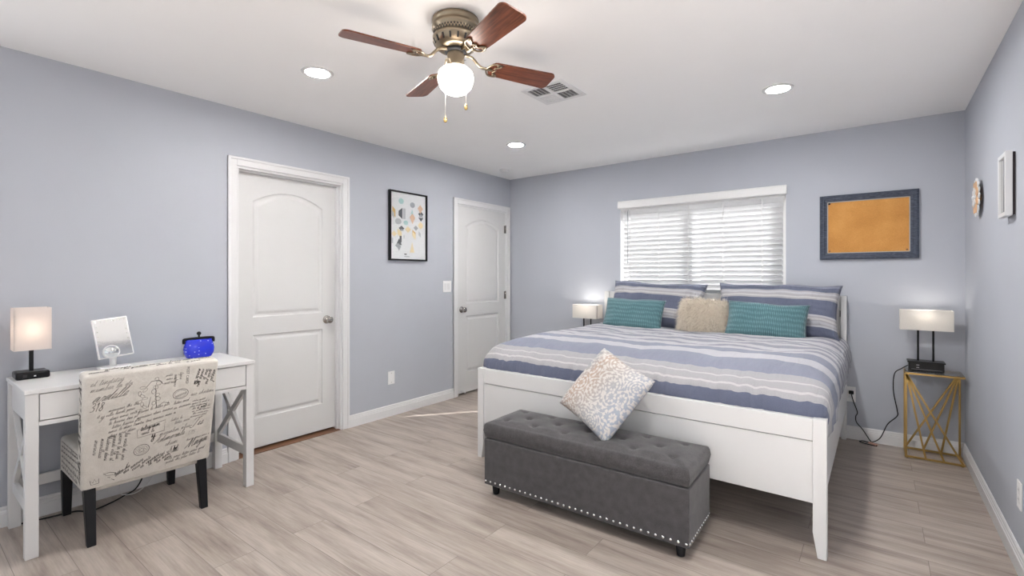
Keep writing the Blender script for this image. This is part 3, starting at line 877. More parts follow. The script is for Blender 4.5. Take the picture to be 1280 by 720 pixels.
# ============================================================ DESK CHAIR with printed script
# small cursive alphabet; x-height 1, strokes as point lists
CUR = {
 'a': (1.1, [[(.0,.1),(.5,.95),(.15,.9),(.0,.4),(.25,.0),(.6,.5),(.75,.95),(.7,.2),(.85,.0),(1.1,.2)]]),
 'b': (.9, [[(.0,.1),(.35,1.2),(.4,2.0),(.2,1.8),(.15,.3),(.35,.0),(.6,.3),(.55,.8),(.9,.75)]]),
 'c': (.8, [[(.0,.1),(.55,.8),(.35,.98),(.08,.6),(.1,.15),(.4,.0),(.8,.25)]]),
 'd': (1.1, [[(.0,.1),(.5,.9),(.15,.9),(.0,.4),(.25,.0),(.6,.5),(.95,2.0),(.72,.3),(.85,.0),(1.1,.2)]]),
 'e': (.75, [[(.0,.15),(.45,.55),(.42,.95),(.15,.85),(.08,.35),(.3,.0),(.75,.25)]]),
 'g': (1.0, [[(.0,.1),(.5,.9),(.15,.9),(.0,.4),(.25,.1),(.6,.6),(.7,.95),(.5,-.7),(.2,-1.0),(.1,-.7),(.5,-.1),(1.0,.25)]]),
 'h': (1.1, [[(.0,.1),(.4,1.4),(.4,2.0),(.2,1.6),(.1,.0),(.35,.8),(.6,.95),(.65,.3),(.8,.0),(1.1,.2)]]),
 'i': (.55, [[(.0,.1),(.25,.95),(.18,.2),(.3,.0),(.55,.2)], [(.38,1.35),(.44,1.45)]]),
 'l': (.6, [[(.0,.1),(.42,1.4),(.42,2.0),(.2,1.6),(.12,.25),(.3,.0),(.6,.2)]]),
 'm': (1.5, [[(.0,.1),(.2,.95),(.15,.0),(.45,.9),(.6,.85),(.55,.0),(.9,.9),(1.05,.85),(1.05,.2),(1.2,.0),(1.5,.2)]]),
 'n': (1.1, [[(.0,.1),(.2,.95),(.15,.0),(.5,.9),(.68,.85),(.65,.2),(.8,.0),(1.1,.2)]]),
 'o': (.95, [[(.0,.1),(.45,.95),(.1,.8),(.05,.2),(.35,.0),(.62,.4),(.5,.9),(.95,.8)]]),
 'r': (.75, [[(.0,.1),(.2,1.0),(.3,.8),(.55,.85),(.45,.2),(.55,.0),(.75,.2)]]),
 's': (.7, [[(.0,.1),(.35,1.0),(.5,.3),(.3,.0),(.1,.15),(.7,.25)]]),
 't': (.6, [[(.0,.1),(.3,1.0),(.38,1.7),(.25,.3),(.35,.0),(.6,.2)], [(.05,1.15),(.6,1.25)]]),
 'u': (1.0, [[(.0,.1),(.2,.95),(.15,.2),(.35,.0),(.65,.5),(.72,.95),(.68,.2),(.8,.0),(1.0,.2)]]),
 'v': (.9, [[(.0,.3),(.2,.95),(.3,.0),(.65,.95),(.9,.8)]]),
 'y': (1.0, [[(.0,.1),(.2,.95),(.2,.3),(.4,.1),(.7,.95),(.5,-.7),(.2,-1.0),(.1,-.6),(.6,.0),(1.0,.25)]]),
 'p': (1.0, [[(.0,.1),(.2,.95),(.05,-1.0),(.25,.6),(.55,.95),(.65,.4),(.35,.05),(1.0,.2)]]),
 'J': (1.3, [[(-.2,1.6),(.3,2.1),(1.0,2.0),(1.3,2.2)], [(.8,2.05),(.5,.4),(.2,-.2),(-.3,-.1),(-.4,.3),(-.1,.4)]]),
 'M': (1.9, [[(-.3,.0),(.3,.8),(.7,2.1),(.6,.0),(1.0,1.2),(1.4,2.1),(1.35,.3),(1.5,.0),(1.9,.2)]]),
 'L': (1.2, [[(.2,1.5),(.7,2.1),(.5,1.2),(.1,.1),(-.1,.1),(.3,.1),(.8,.0),(1.2,.3)]]),
 'A': (1.5, [[(-.2,.0),(.3,.6),(.9,2.1),(.95,.3),(1.1,.0),(1.5,.2)], [(.2,.8),(1.1,.9)]]),
 'R': (1.4, [[(.3,2.0),(.0,.0)], [(-.1,1.6),(.5,2.1),(1.0,1.7),(.4,1.0),(.9,.2),(1.1,.0),(1.4,.2)]]),
 '1': (.6, [[(.1,1.5),(.4,2.0),(.2,.0)]]),
 '3': (.9, [[(.1,1.8),(.5,2.0),(.7,1.6),(.3,1.05),(.65,.8),(.5,.1),(.0,.1)]]),
 '7': (.9, [[(.1,1.9),(.8,1.95),(.3,.0)]]),
 '5': (.9, [[(.9,2.0),(.4,1.9),(.25,1.1),(.6,1.15),(.65,.4),(.2,.0),(.0,.2)]]),
 '8': (.95, [[(.75,1.8),(.4,2.0),(.3,1.5),(.65,.6),(.35,.0),(.1,.4),(.5,1.1),(.75,1.8)]]),
 '/': (.5, [[(.0,-.1),(.5,2.0)]]),
}
def cursive(text, x0, y0, size, ang=0, slant=.45, wt=.1):
    size *= 1.22; wt *= .70
    """returns list of 2-D polylines with half-widths"""
    out = []; pen = 0; ca, sa = math.cos(ang), math.sin(ang)
    for ch in text:
        if ch == ' ': pen += .9; continue
        if ch not in CUR: ch = 'e'
        adv, strokes = CUR[ch]
        for st_ in strokes:
            pts = [Vector((px+pen+slant*py, py)) for px, py in st_]
            pts = catmull(pts, 4) if len(pts) > 2 else pts
            out.append(([(x0+size*(p.x*ca-p.y*sa), y0+size*(p.x*sa+p.y*ca)) for p in pts], wt*size))
        pen += adv
    return out
WORDS = ['letter', 'monsieur', 'the', 'amour', 'petite', 'dear', 'and', 'aime', 'lundi', 'ville', 'post', 'heures', 'votre', 'amie', 'plus', 'en', 'le', 'tres', 'mon', 'pour']
def lines(x0, y0, x1, n, dy, size, ang, seed, wt=.085):
    size *= .80
    rr = random.Random(seed); out = []
    for k in range(n):
        s = ''
        L0 = (x1-x0)/size*(rr.uniform(.8, 1.0)); ln = 0
        while ln < L0*.98:
            w = rr.choice(WORDS); s += w+' '; ln += len(w)*.95+.9
        s = s[:max(3, int(len(s)*L0/max(ln, .1)))]
        ox = rr.uniform(0, .02)
        out += cursive(s, x0+ox-math.sin(ang)*(-k*dy), y0-k*dy*math.cos(ang), size, ang, .5, wt)
    return out
def ellipse(cx, cy, rx, ry, ang=0, wt=.002, n=40):
    ca, sa = math.cos(ang), math.sin(ang)
    return [([(cx+rx*math.cos(2*PI*k/n)*ca-ry*math.sin(2*PI*k/n)*sa, cy+rx*math.cos(2*PI*k/n)*sa+ry*math.sin(2*PI*k/n)*ca) for k in range(n+1)], wt)]
def segs(pts, wt): return [(pts, wt)]
BW, BH = .545, .562      # printed field of the chair back, metres
def back_print():
    s = []
    # positions read from the photo, as fractions of the back (left/bottom origin)
    X = lambda px: (px-80)/640*BW
    Y = lambda px, py: (1-((py-(135-(px-80)*.105))/ (545+(px-80)*(-.0))))*BH
    T = lambda txt, px, py, size, ang=.06, sl=.5, wt=.06: s.extend(cursive(txt, X(px), Y(px, py), size, ang, sl, wt))
    T('et lindsley', 105, 185, .0115, .1); T('mumber la da', 105, 212, .0105, .08)
    T('ardelle', 112, 262, .0185, .12, .9, .06)
    T('318', 105, 303, .0165, -.02, .2, .09); T('6', 135, 335, .011); T('y', 150, 340, .012)
    s.extend(lines(X(165), Y(165, 312), X(300), 7, .0215, .0085, .14, 2))
    s.extend(lines(X(300), Y(300, 330), X(470), 3, .030, .0085, .14, 5))
    # ornamental figure
    for k in range(9): s.extend(ellipse(X(335)+.012*math.sin(k*2.1), Y(335, 200+k*14), .012, .006, k*.8, .0006, 12))
    for k in range(7): s.extend(ellipse(X(400)+.01*math.sin(k*1.7), Y(400, 160+k*20), .008+.004*(k % 2), .010, k*.5, .0007, 12))
    s.extend(segs([(X(350), Y(350, 200)), (X(375), Y(375, 170)), (X(410), Y(410, 165)), (X(432), Y(432, 185))], .0011))
    s.extend(segs([(X(375), Y(375, 250)), (X(365), Y(365, 300))], .0011)); s.extend(segs([(X(395), Y(395, 190)), (X(405), Y(405, 300))], .0011))
    s.extend(segs([(X(400), Y(400, 305)), (X(440), Y(440, 280)), (X(470), Y(470, 285))], .0009))
    # postmark with double ring and shading
    s.extend(ellipse(X(525), Y(525, 242), .034, .0255, .15, .0011)); s.extend(ellipse(X(525), Y(525, 242), .026, .019, .15, .0006))
    for k in range(8): s.extend(segs([(X(500)+k*.006, Y(510, 262)+.002*k), (X(506)+k*.006, Y(510, 250)+.002*k)], .0009))
    # vertical column top right
    for k in range(5): s.extend(cursive(['monta lee', 'vendre ami', 'loin le', 'petite vue', 'dansel'][k], X(612+k*21), Y(612+k*21, 112+k*2), .0085+.001*(k > 3), -PI/2-.22, .3, .12))
    s.extend(cursive('re', X(600), Y(600, 200), .014, .7, .3, .12))
    s.extend(cursive('andouins', X(487), Y(487, 140), .007, -PI/2, .2, .08)); s.extend(cursive('lignes', X(515), Y(515, 130), .0065, -PI/2, .2, .08))
    T('rue chateau', 578, 258, .0092); s.extend(lines(X(575), Y(575, 292), X(672), 7, .0145, .0068, .05, 8))
    s.extend(ellipse(X(650), Y(650, 318), .022, .012, .2, .0009)); s.extend(cursive('pol', X(640), Y(640, 325), .008, .1))
    T('Jis', 598, 425, .0170, .08, .6, .07)
    T('1715', 580, 468, .0090, .05, .35)
    T('Maga', 575, 540, .0165, .2, .7, .08)
    # boxed stamp
    bx = [(318, 412), (455, 372), (452, 428), (322, 452)]
    s.extend(segs([(X(a), Y(a, c)) for a, c in bx+bx[:1]], .0009))
    s.extend(cursive('telegram', X(335), Y(335, 418), .0095, .14, .3, .14)); s.extend(cursive('recu le', X(340), Y(340, 440), .008, .14, .3, .12))
    # letter lines under it
    s.extend(cursive('y', X(390), Y(390, 460), .016, .1, .2, .14)); T('mersalim plus', 430, 455, .0095, .12); T('Adimorale', 405, 492, .0125, .12, .6, .08); T('Ohum', 462, 512, .0105, .1)
    s.extend(lines(X(480), Y(480, 385), X(560), 2, .02, .0085, .12, 15, .06)); 
    # round stamp low left
    s.extend(ellipse(X(345), Y(345, 515), .032, .027, .2, .0012)); s.extend(ellipse(X(345), Y(345, 515), .024, .020, .2, .0006))
    for k in range(6): s.extend(ellipse(X(345)+.012*math.cos(k*1.05), Y(345, 515)+.010*math.sin(k*1.05), .005, .004, 0, .0007, 10))
    # vertical columns low left
    for k in range(6): s.extend(cursive(['souvenirs', 'merveilleuse', 'histoires dans', 'grande ville et', 'encore la pluie', 'les vents du soir'][k], X(130+k*27), Y(130+k*27, 438-k*4), .0082, -PI/2-.1, .25, .1))
    # slanting paragraph at bottom
    for k in range(7): s.extend(cursive(['lettre du', 'des amours', 'vieux ponts', 'en voyages', 'la riviere', 'les mots', 'sont'][k], X(225+k*40), Y(225+k*40, 632-k*7), .0080, .55, .4, .12))
    s.extend(lines(X(470), Y(470, 300), X(560), 2, .026, .0085, .13, 25)); s.extend(lines(X(420), Y(420, 560), X(490), 1, .02, .008, .13, 27)); s.extend(lines(X(430), Y(430, 150), X(480), 3, .02, .007, .05, 28)); s.extend(lines(X(575), Y(575, 500), X(700), 1, .02, .007, .1, 29)); s.extend(lines(X(470), Y(470, 590), X(700), 2, .018, .0085, .1, 30))
    # dark square seal
    q = [(495, 520), (535, 512), (535, 545), (495, 552)]
    s.extend(segs([(X(a), Y(a, c)) for a, c in q+q[:1]], .0007))
    for k in range(12): s.extend(segs([(X(498+k*3), Y(500, 550)), (X(500+(k*17) % 35), Y(515, 516))], .0010))
    # swan-like flourish and crown
    s.extend(segs([(X(170), Y(170, 612)), (X(200), Y(200, 605)), (X(235), Y(235, 615)), (X(270), Y(270, 600)), (X(285), Y(285, 570))], .0010))
    s.extend(segs([(X(170), Y(170, 605)), (X(185), Y(185, 620)), (X(240), Y(240, 620)), (X(275), Y(275, 612))], .0007))
    s.extend(segs([(X(190), Y(190, 628)), (X(203), Y(203, 632))], .0012)); s.extend(segs([(X(208), Y(208, 640)), (X(222), Y(222, 648))], .0013))
    cr = [(118, 655), (112, 633), (125, 645), (132, 628), (140, 643), (152, 628), (152, 650), (118, 655)]
    s.extend(segs([(X(a), Y(a, c)) for a, c in cr], .0012)); s.extend(segs([(X(110), Y(110, 672)), (X(160), Y(160, 664))], .0018))
    return s
POSTTXT = [('POST CARD', 545, 128, .019, -PI/2)]
chair = thing('desk_chair', 'cream armless chair printed with handwriting and postmarks, pushed up to the desk', 'chair', (.33, -3.785, 0))
def ribbon(b, strokes, mapf):
    for pts, hw in strokes:
        prev = None
        n = len(pts)
        for k in range(n):
            a = Vector(pts[max(0, k-1)]); c_ = Vector(pts[min(n-1, k+1)])
            d = (c_-a)
            if d.length < 1e-7: continue
            d.normalize(); nrm = Vector((-d.y, d.x))
            w = hw*(.55+.45*abs(math.sin(k*.9)))
            p = Vector(pts[k])
            A = b.bm.verts.new(mapf(*(p+nrm*w))); B_ = b.bm.verts.new(mapf(*(p-nrm*w)))
            if prev: b.face([prev[0], A, B_, prev[1]])
            prev = (A, B_)
CYc = -3.776
lean = math.atan2(.100, .57)
CB0 = Vector((.575, 0, .262))       # foot of the rear face
def backpt(u, v, off=0):
    """u across (towards +y), v up the rear face (metres), off out of it"""
    half0, half1 = .272, .284
    f = v/BH
    wv = (half0+(half1-half0)*f)/half1
    y = CYc + (u-BW/2)*wv*1.03
    return Vector((CB0.x+math.sin(lean)*v+math.cos(lean)*off, y, CB0.z+math.cos(lean)*v-math.sin(lean)*off))
b = MB()
# padded back: rounded slab, swept along the lean
th = .085
nu, nv = 14, 14
def slab_ring(v, inset):
    hw = .272+(.284-.272)*v/BH - inset
    r = .022
    pts = []
    for (sx, sy) in ((1, 1), (1, -1), (-1, -1), (-1, 1)):
        for k in range(5):
            a = {(1, 1): 0, (1, -1): -PI/2, (-1, -1): -PI, (-1, 1): -3*PI/2}[sx, sy] + PI/2 - k*PI/8
            pts.append((sy*0+ (hw-r)*(1 if math.cos(0) and sy > 0 else -1) , 0))
    return pts
def rr_ring(hw, hd, r, n=5):
    out = []
    for cx_, cy_, a0 in ((hw-r, hd-r, 0), (-(hw-r), hd-r, PI/2), (-(hw-r), -(hd-r), PI), (hw-r, -(hd-r), 1.5*PI)):
        for k in range(n+1):
            a = a0+PI/2*k/n; out.append((cx_+r*math.cos(a), cy_+r*math.sin(a)))
    return out
rings = []
for v, ins in ((0, .008), (.003, .002), (.008, 0), (.30, 0), (BH-.014, 0), (BH-.005, .0035), (BH-.001, .009), (BH, .016)):
    hw = .272+(.284-.272)*v/BH
    ring = []
    for a, d in rr_ring(hw-ins, th/2-ins*.8, .018):
        off = d - th/2        # rear face at off=0
        ring.append(b.bm.verts.new(Vector((CB0.x+math.sin(lean)*v+math.cos(lean)*off, CYc+a, CB0.z+math.cos(lean)*v-math.sin(lean)*off))))
    rings.append(ring)
for A, B_ in zip(rings, rings[1:]):
    for k in range(len(A)): b.face([A[k], A[(k+1) % len(A)], B_[(k+1) % len(A)], B_[k]], True)
b.face(rings[0]); b.face(rings[-1])
bmesh.ops.recalc_face_normals(b.bm, faces=b.bm.faces)
b.mi = 1
ribbon(b, back_print(), lambda u, v: backpt(max(.012, min(BW-.012, u)), max(.016, min(BH-.026, v)), .0007))
# print running over the top edge and the left edge of the back
side = []
for k in range(8): side += cursive(['merveille', 'andre petit', 'les grandes', 'mes amies', 'dans la rue', 'bonne nuit', 'a paris', 'amities'][k], .02+.064*k, .006+.022*(k % 2)+.006*(k % 3), .0085, .05, .5, .16)
ribbon(b, side, lambda u, v: backpt(max(.02, min(BW-.02, u)), BH, 0)+Vector((-math.cos(lean)*(.02+v), 0, math.sin(lean)*(.02+v)+.0008)))
side = []
for k in range(20): side += cursive(['amour', 'lettre', 'dans', 'ville', 'rien', 'tes', 'beau', 'plume', 'mes'][k % 9], .012+.012*(k % 2), .02+.026*k, .0098, .4+.5*math.sin(k*1.3), .4, .17)
def leftpt(u, v):
    p = backpt(0, max(.02, min(BH-.03, v)), -max(.018, min(th-.018, u))); hw = .272+(.284-.272)*v/BH
    p.y = CYc-hw-.0006; return p
ribbon(b, side, leftpt)
# block capitals
def caps(b, txt, u0, v0, size, ang, mapf):
    cu = bpy.data.curves.new('t', 'FONT'); cu.body = txt; cu.size = size; cu.resolution_u = 2
    ob = bpy.data.objects.new('t', cu); COL.objects.link(ob)
    me = ob.to_mesh(); ca, sa = math.cos(ang), math.sin(ang)
    vm = [b.bm.verts.new(mapf(u0+v.co.x*ca-v.co.y*sa, v0+v.co.x*sa+v.co.y*ca)) for v in me.vertices]
    for p in me.polygons: b.face([vm[i] for i in p.vertices])
    ob.to_mesh_clear(); bpy.data.objects.remove(ob); bpy.data.curves.remove(cu)
caps(b, 'POST CARD', (548-80)/640*BW, BH*.985-.008, .017, -PI/2, lambda u, v: backpt(u, v, .0007))
b.build('backrest', [M['linen'], M['ink']], chair, fixn=False)
# seat
b = MB()
b.box(.070, .555, CYc-.262, CYc+.262, .236, .425, .022, seg=4)
bmesh.ops.recalc_face_normals(b.bm, faces=b.bm.faces)
b.mi = 1
side = []
for k in range(6): side += lines(.02, .145-.026*k, .44, 1, .02, .0098, .03*math.sin(k), 40+k, .13)
def seatside(u, v): return Vector((.092+max(0, min(.44, u)), CYc-.2626, .258+max(0, min(.15, v))))
ribbon(b, side, seatside)
side = []
for k in range(9): side += lines(.02, .46-.05*k, .40, 1, .02, .011, .02*math.sin(k*2), 60+k, .12)
ribbon(b, side, lambda u, v: Vector((.092+max(0, min(.38, u)), CYc-.24+max(0, min(.48, v)), .4257)))
b.build('seat', [M['linen'], M['ink']], chair, fixn=False)
for y in (CYc-.238, CYc+.238):
    b = MB(); b.taper((.092, y, 0), (.098, y, .240), .034, .034, .044, .044); b.build('leg', M['blackwood'], chair)
    b = MB(); b.taper((.585, y, 0), (.540, y, .268), .032, .034, .046, .044); b.build('leg', M['blackwood'], chair)

# ============================================================ THINGS ON THE DESK
def wire_shade(name, x0, x1, y0, y1, z0, z1, mat, parent, t=.003):
    b = MB()
    for a in ((x0, x1, y0, y0+t), (x0, x1, y1-t, y1), (x0, x0+t, y0+t, y1-t), (x1-t, x1, y0+t, y1-t)): b.box(a[0], a[1], a[2], a[3], z0, z1)
    return b.build(name, mat, parent)
def point(name, loc, power, color, r=.03, parent=None):
    d = bpy.data.lights.new(name, 'POINT'); d.energy = power; d.color = color; d.shadow_soft_size = r
    o = bpy.data.objects.new(name, d); COL.objects.link(o)
    o.location = Vector(loc)-(parent.location if parent else Vector((0, 0, 0)))
    if parent: o.parent = parent
    return o
lx, ly = .130, -4.154
lamp = thing('table_lamp', 'small lit table lamp with tall white square shade and black base on the desk', 'lamp', (lx, ly, DZ))
b = MB(); b.box(lx-.058, lx+.058, ly-.062, ly+.062, DZ+.0005, DZ+.036, .008); b.build('base', M['black'], lamp)
for ya, yb_, za, zb_, m_ in ((ly+.002, ly+.010, .012, .018, M['plate']), (ly-.037, ly-.022, .010, .024, M['dark'])):
    b = MB(); b.box(lx+.0575, lx+.0587, ya, yb_, DZ+za, DZ+zb_); b.build('charging_port', m_, lamp)
b = MB(); b.box(lx-.008, lx+.008, ly-.008, ly+.008, DZ+.036, DZ+.20, .001, seg=1); b.build('pole', M['black'], lamp)
wire_shade('lamp_shade', lx-.052, lx+.052, ly-.068, ly+.068, .903, 1.114, M['shade_warm'], lamp)
b = MB(); b.lathe([(.012, .955), (.014, .975), (.028, 1.0), (.030, 1.02), (.020, 1.042), (.002, 1.05)], (lx, ly, 0), 16); b.build('light_bulb', M['bulb'], lamp)
point('desk_lamp_light', (lx, ly, 1.03), 4.0, (1, .88, .79), .02, lamp)

mx, my = .150, -3.825
mir = thing('makeup_mirror', 'white rectangular makeup mirror with bulb dots, tilted back on a stand on the desk', 'mirror', (mx, my, DZ))
b = MB()
b.prism([(mx+.045*math.cos(a)*1.0, my+.072*math.sin(a)) for a in [2*PI*k/28 for k in range(28)]], 'Z', DZ+.0005, DZ+.014); b.box(mx-.05, mx+.055, my-.07, my+.07, DZ+.0005, DZ+.0135, .006); b.build('base', M['plate'], mir)
b = MB(); b.lathe([(.016, DZ+.0136), (.016, DZ+.075)], (mx-.005, my-.005, 0), 18); b.build('stand', M['plate'], mir)
R = Matrix.Rotation(math.radians(-14), 4, 'Y') @ Matrix.Rotation(math.radians(6), 4, 'X')
pv = Vector((mx-.005, my-.005, DZ+.165))
def tilted(o_bm):
    bmesh.ops.transform(o_bm.bm, verts=o_bm.bm.verts, matrix=Matrix.Translation(pv) @ R)
b = MB(); b.box(-.010, .006, -.080, .080, -.104, .118, .005, seg=3); tilted(b); fr = b.build('mirror_frame', M['plate'], mir)
b = MB(); b.box(.0055, .0072, -.073, .073, -.097, .111); tilted(b); b.build('mirror_glass', M['mirror'], fr)
dotm = paint('frosted_dot', (.62, .64, .62), .6)
for y, z_ in [(y, .10-.027*k) for k in range(6) for y in (-.064, .064)]+[(y, .10) for y in (-.043, -.015, .015, .043)]:
    b = MB(); b.lathe([(.0030, .0070), (.0030, .0078)], (0, y, z_), 10, 'X'); tilted(b); b.build('light_dot', dotm, fr)
b = MB(); b.lathe([(.001, .0195), (.032, .0195), (.038, .016), (.038, .010), (.030, .0075)], (0, -.022, -.072), 28, 'X'); tilted(b); sm = b.build('magnifier_frame', M['plate'], mir)
b = MB(); b.lathe([(.0005, .0212), (.031, .0205), (.031, .0196)], (0, -.022, -.072), 28, 'X'); tilted(b); b.build('magnifier_glass', M['mirror'], sm)

# blue glass purse
px_, py_ = .135, -3.400
pur = thing('glass_purse', 'cobalt blue glass coin purse with black clasp on the desk', 'ornament', (px_, py_, DZ))
b = MB(); bm = b.bm
prof = [(.0, .058, .028), (.006, .070, .034), (.030, .083, .042), (.060, .086, .042), (.085, .081, .034), (.105, .074, .022), (.116, .072, .014)]
rings = []
for z_, a, c_ in prof:
    ring = []
    for k in range(40):
        an = 2*PI*k/40; e = .8
        sx = math.copysign(abs(math.cos(an))**e, math.cos(an)); sy = math.copysign(abs(math.sin(an))**e, math.sin(an))
        ring.append(bm.verts.new((px_+c_*sx, py_+a*sy, DZ+.0005+z_)))
    rings.append(ring)
for A, B_ in zip(rings, rings[1:]):
    for k in range(40): b.face([A[k], A[(k+1) % 40], B_[(k+1) % 40], B_[k]], True)
b.face(rings[0]); b.face(rings[-1])
b.build('body', M['cobalt'], pur)
b = MB()
b.tube([(px_, py_-.082, DZ+.094), (px_, py_-.083, DZ+.112), (px_, py_-.073, DZ+.121), (px_, py_, DZ+.123), (px_, py_+.073, DZ+.121), (px_, py_+.083, DZ+.112), (px_, py_+.082, DZ+.094)], .0085, 10)
b.lathe([(.006, DZ+.128), (.006, DZ+.142), (.012, DZ+.147), (.013, DZ+.155), (.008, DZ+.163), (.001, DZ+.165)], (px_, py_, 0), 14)
q = b.build('clasp', M['black'], pur); q['label'] = 'black clasp with a round knob'

# cables under the desk
b = MB(); b.tube([(.045, -4.21, .006), (.075, -4.08, .006), (.10, -3.98, .006), (.16, -3.93, .006), (.13, -3.84, .006), (.075, -3.76, .006), (.05, -3.70, .02), (.035, -3.66, .09), (.03, -3.655, .20), (.03, -3.66, .40)], .004, 8)
tag(b.build('power_cord', M['black'], origin=(.1, -3.9, 0)), 'black cord trailing along the baseboard under the desk', 'cord')
b = MB(); b.tube([(.028, -3.60, .38), (.030, -3.60, .20), (.045, -3.62, .07), (.075, -3.68, .014), (.085, -3.74, .007), (.06, -3.78, .03), (.035, -3.77, .16), (.03, -3.75, .38)], .0025, 8)
tag(b.build('power_cord', M['white_cord'], origin=(.05, -3.7, 0)), 'thin white cord looping down to the floor behind the chair', 'cord')

# ============================================================ BEDSIDE
def side_table(name, label, x0, x1, y0, y1, h, group):
    t_ = thing(name, label, 'table', ((x0+x1)/2, (y0+y1)/2, 0), None, group)
    w = .013
    def rect(z, nm):
        b = MB()
        b.box(x0, x1, y0, y0+w, z-w, z, .001, seg=1); b.box(x0, x1, y1-w, y1, z-w, z, .001, seg=1)
        b.box(x0, x0+w, y0+w, y1-w, z-w, z); b.box(x1-w, x1, y0+w, y1-w, z-w, z)
        return b
    rect(h, 0).build('top_frame', M['gold'], t_)
    rect(.006+w, 0).build('base_frame', M['gold'], t_)
    for x in (x0+w, x1-w):
        for y in (y0+w, y1-w):
            b = MB(); b.lathe([(.007, 0), (.007, .0062)], (x, y, 0), 12); b.build('foot', M['gold'], t_)
    zt, zb = h-w*.6, .006+w*.5
    yf, yb = y0+w/2, y1-w/2; xl_, xr_ = x0+w/2, x1-w/2
    def rod(a, c_): b = MB(); b.bar(a, c_, .0115, .0115, (0, 1, 0)); b.build('rod', M['gold'], t_)
    rod((xl_, yf, zb), (xl_, yf, zt)); rod((xl_, yb, zb), (xl_, yb, zt)); rod((xr_, yb, zb), (xr_, yb, zt))
    for f in (.36, .68, 1.0): rod((xl_+.002, yf, zt), (xl_+(xr_-xl_)*f-.002, yf, zb))
    for f in (0, .34, .67): rod((xr_-.002, yb, zt), (xl_+(xr_-xl_)*f+.002, yb, zb))
    b = MB(); b.box(x0+.002, x1-.002, y0+.002, y1-.002, h, h+.005, .001, seg=1); g = b.build('glass_top', M['table_glass'], t_); g['label'] = 'clear glass top'
    return t_
side_table('side_table', 'gold wire-frame side table with fanned rods in the right corner', 3.692, 4.004, -.262, -.030, .600, 'gold side tables')
def bed_lamp(label, cx_, cy_, zt, power):
    l_ = thing('table_lamp', label, 'lamp', (cx_, cy_, zt), None, 'bedside lamps')
    b = MB(); b.box(cx_-.095, cx_+.095, cy_-.055, cy_+.055, zt+.0005, zt+.062, .003, seg=1); b.box(cx_-.102, cx_+.102, cy_-.060, cy_+.060, zt+.060, zt+.069, .001, seg=1)
    b.build('base', M['black'], l_)
    for dx, dz in ((-.045, .043), (-.045, .026)):
        b = MB(); b.box(cx_+dx-.008, cx_+dx+.008, cy_-.0560, cy_-.0545, zt+dz-.003, zt+dz+.003); b.build('charging_port', M['port'], l_)
    b = MB(); b.box(cx_-.08, cx_+.085, cy_-.0558, cy_-.0548, zt+.013, zt+.015); b.build('groove', M['port'], l_)
    b = MB()
    zs = zt+.295
    b.tube([(cx_-.041, cy_, zt+.069), (cx_-.041, cy_, zs-.03), (cx_-.041, cy_, zs-.012), (cx_-.036, cy_, zs-.003), (cx_-.025, cy_, zs), (cx_, cy_, zs), (cx_+.025, cy_, zs), (cx_+.036, cy_, zs-.003), (cx_+.041, cy_, zs-.012), (cx_+.041, cy_, zs-.03), (cx_+.041, cy_, zt+.069)], .0062, 10)
    b.lathe([(.016, zs-.004), (.016, zs+.004), (.011, zs+.008), (.011, zs+.035)], (cx_, cy_, 0), 14)
    b.build('pole', M['black'], l_)
    wire_shade('lamp_shade', cx_-.143, cx_+.143, cy_-.062, cy_+.062, zt+.288, zt+.428, M['shade'], l_)
    b = MB(); b.lathe([(.012, zs+.035), (.014, zs+.045), (.025, zs+.062), (.026, zs+.075), (.016, zs+.093), (.002, zs+.098)], (cx_, cy_, 0), 16); b.build('light_bulb', M['bulb'], l_)
    point('bedside_light', (cx_, cy_, zs+.105), power, (1, .93, .84), .02, l_)
    return l_
bed_lamp('black two-post bedside lamp with white oblong shade, on the gold table in the right corner', 3.810, -.145, .6055, .5)
side_table('side_table', 'gold wire-frame side table hidden beyond the left side of the bed', .985, 1.255, -.262, -.030, .545, 'gold side tables')
bed_lamp('black two-post bedside lamp with white oblong shade, left of the bed pillows', 1.130, -.150, .5505, 1.6)

# cord of the right lamp
b = MB()
b.tube([(3.714, -.12, .63), (3.68, -.10, .60), (3.640, -.06, .55), (3.634, -.04, .42), (3.655, -.03, .28), (3.655, -.03, .23), (3.60, -.03, .16), (3.555, -.04, .05), (3.50, -.06, .012), (3.45, -.05, .010), (3.43, -.07, .006), (3.47, -.10, .006), (3.535, -.12, .006)], .0035, 8)
b.tube([(3.535, -.12, .009), (3.50, -.06, .016), (3.45, -.035, .09), (3.41, -.03, .14), (3.405, -.03, .185), (3.415, -.03, .22), (3.39, -.03, .30), (3.376, -.035, .36)], .0035, 8)
cordt = tag(b.build('power_cord', M['black'], origin=(3.55, -.08, 0)), 'black lamp cord running from the right wall outlet to the lamp', 'cord')
b = MB(); b.bar((3.49, -.075, .012), (3.535, -.115, .012), .020, .010, (0, 0, 1)); q = b.build('cord_tag', M['cord_tag'], cordt, origin=(3.55, -.08, 0)); q['label'] = 'tan paper tag around the cord'
b = MB(); b.box(3.360, 3.392, -.034, -.0065, .352, .378, .004); q = b.build('plug', M['black'], cordt, origin=(3.55, -.08, 0))

